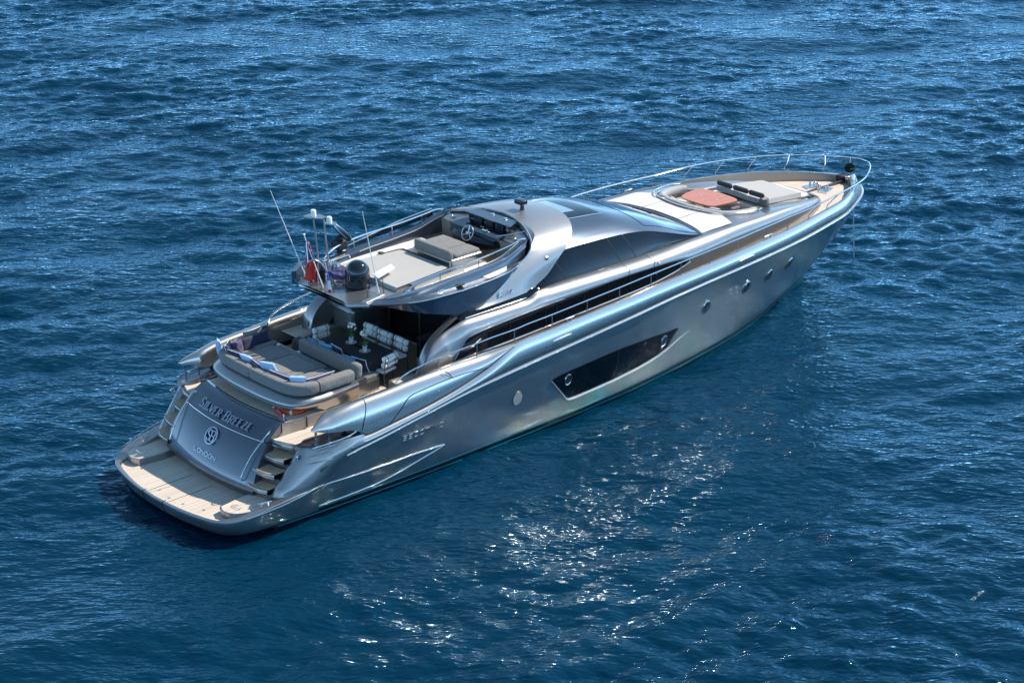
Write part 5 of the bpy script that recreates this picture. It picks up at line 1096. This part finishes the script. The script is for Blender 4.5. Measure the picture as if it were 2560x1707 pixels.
# scatter cushions
def pil(name, label, m, c, w_, h_, t_, rot, group=None, piping=None):
    o = thing(name, label, 'cushion', c, 0, group); obj('cover', *pillow((0, 0, 0), w_, h_, t_, rotm(*rot)), m, o)
    if piping:
        M = rotm(*rot); P = []
        for u, v in [(a, 1) for a in np.linspace(-1, 1, 9)] + [(1, b_) for b_ in np.linspace(1, -1, 9)] + [(a, -1) for a in np.linspace(1, -1, 9)] + [(-1, b_) for b_ in np.linspace(-1, 1, 9)]:
            P.append(tuple(M @ Vector((u*w_/2*(1 - .10*(1 - v*v)*(u*u)), v*h_/2*(1 - .10*(1 - u*u)*(v*v)), 0))))
        obj('piping', *tube(P, .008, 5, closed=True), WHITEF, o)
    return o
G = 'scatter cushions on the aft sunbed'
pil('scatter_cushion', 'pale blue cushion in the port corner of the aft sunbed', PALEB, (3.28, 1.62, 2.97), .42, .42, .14, (82, 0, 60), G)
pil('scatter_cushion', 'aubergine cushion with white piping next to the port corner pale cushion', PURP, (3.42, 1.42, 2.94), .44, .42, .15, (80, 0, 40), G, True)
pil('scatter_cushion', 'plump aubergine cushion between the piped one and the long navy one', PURP, (3.68, 1.42, 2.93), .42, .38, .18, (78, 0, 15), G)
pil('bolster_cushion', 'long navy bolster cushion along the port side of the aft sunbed', NAVY, (4.28, 1.48, 2.95), 1.05, .34, .16, (72, 0, 5), G)
pil('scatter_cushion', 'grey cushion standing behind the long navy bolster', GREYF, (4.35, 1.66, 2.97), .62, .40, .18, (80, 0, 3), G)
pil('scatter_cushion', 'navy cushion with white piping lying against the port aft backrest', NAVY, (3.40, .92, 2.95), .60, .40, .16, (48, 0, 100), G, True)
pil('scatter_cushion', 'pale blue cushion against the middle of the aft backrest', PALEB, (3.37, .48, 2.98), .42, .40, .15, (50, 0, 95), G)
pil('scatter_cushion', 'small purple cushion lying right of the middle pale blue one', PURP, (3.40, .08, 2.95), .46, .40, .16, (50, 0, 80), G, True)
pil('scatter_cushion', 'crumpled sky blue cushion leaning upright on the aft backrest', PALEB, (3.42, -.30, 2.99), .54, .40, .18, (62, 8, 95), G)
pil('scatter_cushion', 'purple piped cushion lying along the starboard aft backrest', PURP, (3.42, -.86, 2.93), .66, .38, .15, (48, 0, 96), G, True)
pil('scatter_cushion', 'blue cushion in the starboard aft corner of the sunbed', PALEB, (3.50, -1.38, 2.98), .46, .36, .17, (50, 0, 130), G)
pil('scatter_cushion', 'long purple piped cushion propped along the starboard side of the sunbed', PURP, (3.95, -1.50, 2.93), .90, .34, .13, (50, 0, 176), G, True)
G2 = 'scatter cushions on the dinette bench'
for k, (m_, y, lb) in enumerate(((SKYB, .42, 'sky blue cushion at the port end of the dinette bench'), (NAVY, .30, 'navy piped cushion behind the port end sky blue cushion'), (SKYB, -.08, 'large sky blue cushion in the middle of the dinette bench'), (NAVY, -.42, 'navy piped cushion standing right of the large sky blue cushion'), (SKYB, -1.05, 'sky blue cushion low at the starboard end of the dinette bench'), (NAVY, -1.30, 'navy piped cushion at the starboard end of the dinette bench'))):
    pil('scatter_cushion', lb, m_, (5.36 + .10*(k % 2), y, 2.84 + (.03 if k in (2, 3) else -.02)), .46, .40, .13, (70, 0, 85 + 8*(k % 3)), G2, m_ is NAVY)
G3 = 'scatter cushions in the fore lounge'
for (x, y, rz), lb in zip(((18.95, .72, 60), (18.98, .40, 100), (19.15, -.72, 110), (19.62, -1.0, 170)), ('white and plum cushion in the port aft corner of the fore lounge', 'pale blue white cushion leaning beside the port corner one in the fore lounge', 'patterned white cushion under the starboard edge of the fore table', 'grey cushion on the starboard side bench of the fore lounge')):
    pil('scatter_cushion', lb, {60: mat('plum_white_print', (.5, .42, .46), .85, noise=(14, .5)), 100: WHITEF, 110: mat('white_print', (.66, .63, .64), .85, noise=(18, .35)), 170: mat('mauve_grey_fabric', (.22, .18, .2), .9)}[rz], (x, y, 3.52), .36, .30, .12, (55, 0, rz), G3)
# life rings and the red tag below the sunbed
def ringbuoy(c, label, rx=0):
    o = thing('lifebuoy', label, 'lifebuoy', c, 0, 'orange lifebuoys under the aft sunbed'); A = np.linspace(0, 2*math.pi, 37)[:-1]
    obj('ring', *tube([(.30*math.cos(a), .30*math.sin(a), 0) for a in A], .062, 10, closed=True), ORANGE, o)
    for a0 in (.7, 2.3, 3.9, 5.4): obj('reflective_band', *tube([(.30*math.cos(a0 + d), .30*math.sin(a0 + d), 0) for d in (-.08, 0, .08)], .066, 10), WHITEF, o)
    return o
ringbuoy((3.42, -1.22, 2.25), 'orange lifebuoy lying under the starboard corner of the aft sunbed'); ringbuoy((3.46, 1.10, 2.25), 'orange lifebuoy lying under the port corner of the aft sunbed')
tg = thing('safety_light', 'red safety light bar with white lettering on deck by the starboard lifebuoy', 'safety light', (2.98, -1.22, 2.22), R(80))
obj('bar', *rbox((0, 0, .03), (.50, .08, .07), .02, 4), REDP, tg); obj('bracket', *tube([(-.27, .0, .0), (-.27, 0, .09)], .02, 6), WHITEF, tg); obj('bracket', *tube([(.27, .0, .0), (.27, 0, .09)], .02, 6), WHITEF, tg)
obj('letter_strip', *rbox((0, -.002, .068), (.26, .03, .004), .001, 2), mat('cream_print', (.75, .6, .45), .5), tg)
# navy fabric cover
nc = thing('fabric_cover', 'crumpled navy fabric cover over a round box between the two black domes', 'cover', (6.32, .52, 4.35))
obj('skirt', *lathe((0, 0, 0), [(.24, 0), (.26, .05), (.26, .14), (.2, .16)], 24), SATIN, nc)
rows = []
for r_ in (.275, .272, .25, .18, .08, .001):
    rows.append([(r_*math.cos(a)*1.02, r_*math.sin(a), {.275: .10, .272: .16}.get(r_, .21) + .018*math.sin(3*a + r_*20) + .012*math.sin(7*a)) for a in np.linspace(0, 2*math.pi, 40)])
obj('cloth', *grid(rows), mat('navy_canvas', (.035, .04, .13), .8, bump=(14, .8, .02)), nc)
# flags
def flag_mat(name, kind):
    m = mat(name, (.6, .02, .02), .8); n = m.node_tree.nodes; l = m.node_tree.links; tc = n.new('ShaderNodeTexCoord'); sp2 = n.new('ShaderNodeSeparateXYZ'); l.new(tc.outputs['UV'], sp2.inputs[0])
    rp_ = n.new('ShaderNodeValToRGB'); rp_.color_ramp.interpolation = 'CONSTANT'; e = rp_.color_ramp.elements
    if kind == 'fr': e[0].color = (.02, .06, .40, 1); e[1].position = .36; e[1].color = (.8, .8, .8, 1); q = e.new(.66); q.color = (.65, .01, .02, 1)
    l.new(sp2.outputs[0], rp_.inputs[0]); l.new(rp_.outputs[0], n['Principled BSDF'].inputs['Base Color']); return m
fs = thing('ensign', 'red British ensign hanging limp from its raked staff on the antenna wing', 'flag', (5.56, .30, 4.36))
obj('staff', *tube([(0.05, 0, 0), (-.22, .35, 1.35)], [.016, .012], 7), WHITEP, fs); obj('truck', *lathe((-.22, .35, 1.35), [(.001, 0), (.028, .02), (.028, .04), (.001, .06)], 10), WHITEP, fs)
def cloth(c_top, h_, w_, seed, z_off=0):
    rn = random.Random(seed); rows = []; 
    for i in range(16):
        t = i/15; rw = []
        for j in range(9):
            u = j/8; ww = w_*(.25 + .75*math.sin(min(1, t*1.4)*math.pi/2)); rw.append((c_top[0] + (u - .3)*ww*.35 + .02*t, c_top[1] - (u - .2)*ww*.55 + .25*(1 - t)*.0, c_top[2] - t*h_ - u*.10 + .03*math.sin(u*9 + t*3)))
            rw[-1] = (rw[-1][0] + .045*math.sin(u*8 + t*2 + seed), rw[-1][1] + .03*math.cos(u*8), rw[-1][2])
        rows.append(rw)
    return rows
ra2 = cloth((-.20, .30, 1.24), 1.02, .46, 1)
REDF = mat('red_bunting', (.62, .035, .02), .8)
obj('bunting', *grid(ra2), REDF, fs)
ca = [r[0:8] for r in ra2[0:8]]
NAVYB = mat('navy_bunting', (.02, .03, .16), .8)
obj('canton', *grid([[(p[0] - .012, p[1] - .012, p[2]) for p in r] for r in ca]), NAVYB, fs)
cr_m = MB()
_o = np.array([-.02, -.02, 0]); _q = lambda i, j: np.array(ca[i][j]) + _o
for a0, a1 in (((0, 0), (7, 7)), ((7, 0), (0, 7)), ((3, 0), (3, 7)), ((0, 3), (7, 3))): cr_m.add(*tube([_q(*a0), (_q(*a0) + _q(*a1))/2 + _o*.6, _q(*a1)], .016, 4))
obj('cross', *(cr_m.V, cr_m.F), mat('white_bunting', (.75, .72, .72), .8), fs)
ff = thing('courtesy_flag', 'small blue white red flag hanging below the antenna mast poles', 'flag', (5.62, -.02, 4.36))
obj('halyard', *tube([(.02, .02, .0), (-.08, .12, .75)], .006, 5), WHITEP, ff)
rb2 = [[(-.06 + .04*u + .02*t + .03*math.sin(4*u + t), .10 - .13*u, .52 - t*.72 - u*.02 + .06*math.sin(3*t)*(u - .5)) for u in np.linspace(0, 1, 7)] for t in np.linspace(0, 1, 16)]
obj('blue_band', *grid([[(p[0], p[1], p[2]) for p in r] for r in rb2[:6]]), mat('blue_bunting', (.02, .07, .38), .8), ff)
obj('white_band', *grid(rb2[5:11]), bpy.data.materials['white_bunting'], ff); obj('red_band', *grid(rb2[10:]), mat('scarlet_bunting', (.70, .01, .02), .8), ff)
# anchor ball and chain
ab = thing('anchor_ball', 'black anchor day shape ball hanging under the bow rail', 'anchor ball', (26.42, .12, 3.10))
bl = MB(); A = np.linspace(0, 2*math.pi, 33)
for k in range(2):
    th = R(40 + 90*k); d1_ = np.array([math.cos(th), math.sin(th), 0]); bl.add([tuple(.165*(math.cos(a)*d1_ + math.sin(a)*np.array([0, 0, 1]))) for a in A[:-1]], [tuple(range(32))])
bl.add([(.165*math.cos(a), .165*math.sin(a), 0) for a in A[:-1]], [tuple(range(32))]); bl.obj('discs', BLACKM, ab, smooth=False)
obj('line', *tube([(0, 0, .16), (.03, .02, .33)], .008, 5), WHITEP, ab); obj('line', *tube([(0, 0, -.16), (.0, 0, -.22)], .006, 5), WHITEP, ab)
chn = MB(); n_ = 46
for k in range(n_):
    z = 1.95 - k*.052; x = 26.55 + k*.006; a = (k % 2)*math.pi/2; chn.add(*tube([(x + .018*math.cos(q)*math.cos(a), -.02 + .018*math.cos(q)*math.sin(a), z + .036*math.sin(q)) for q in np.linspace(0, 2*math.pi, 9)[:-1]], .013, 4, closed=True))
tag(chn.obj('anchor_chain', SATIN, None), 'steel anchor chain running from the bow down into the sea', 'anchor chain')
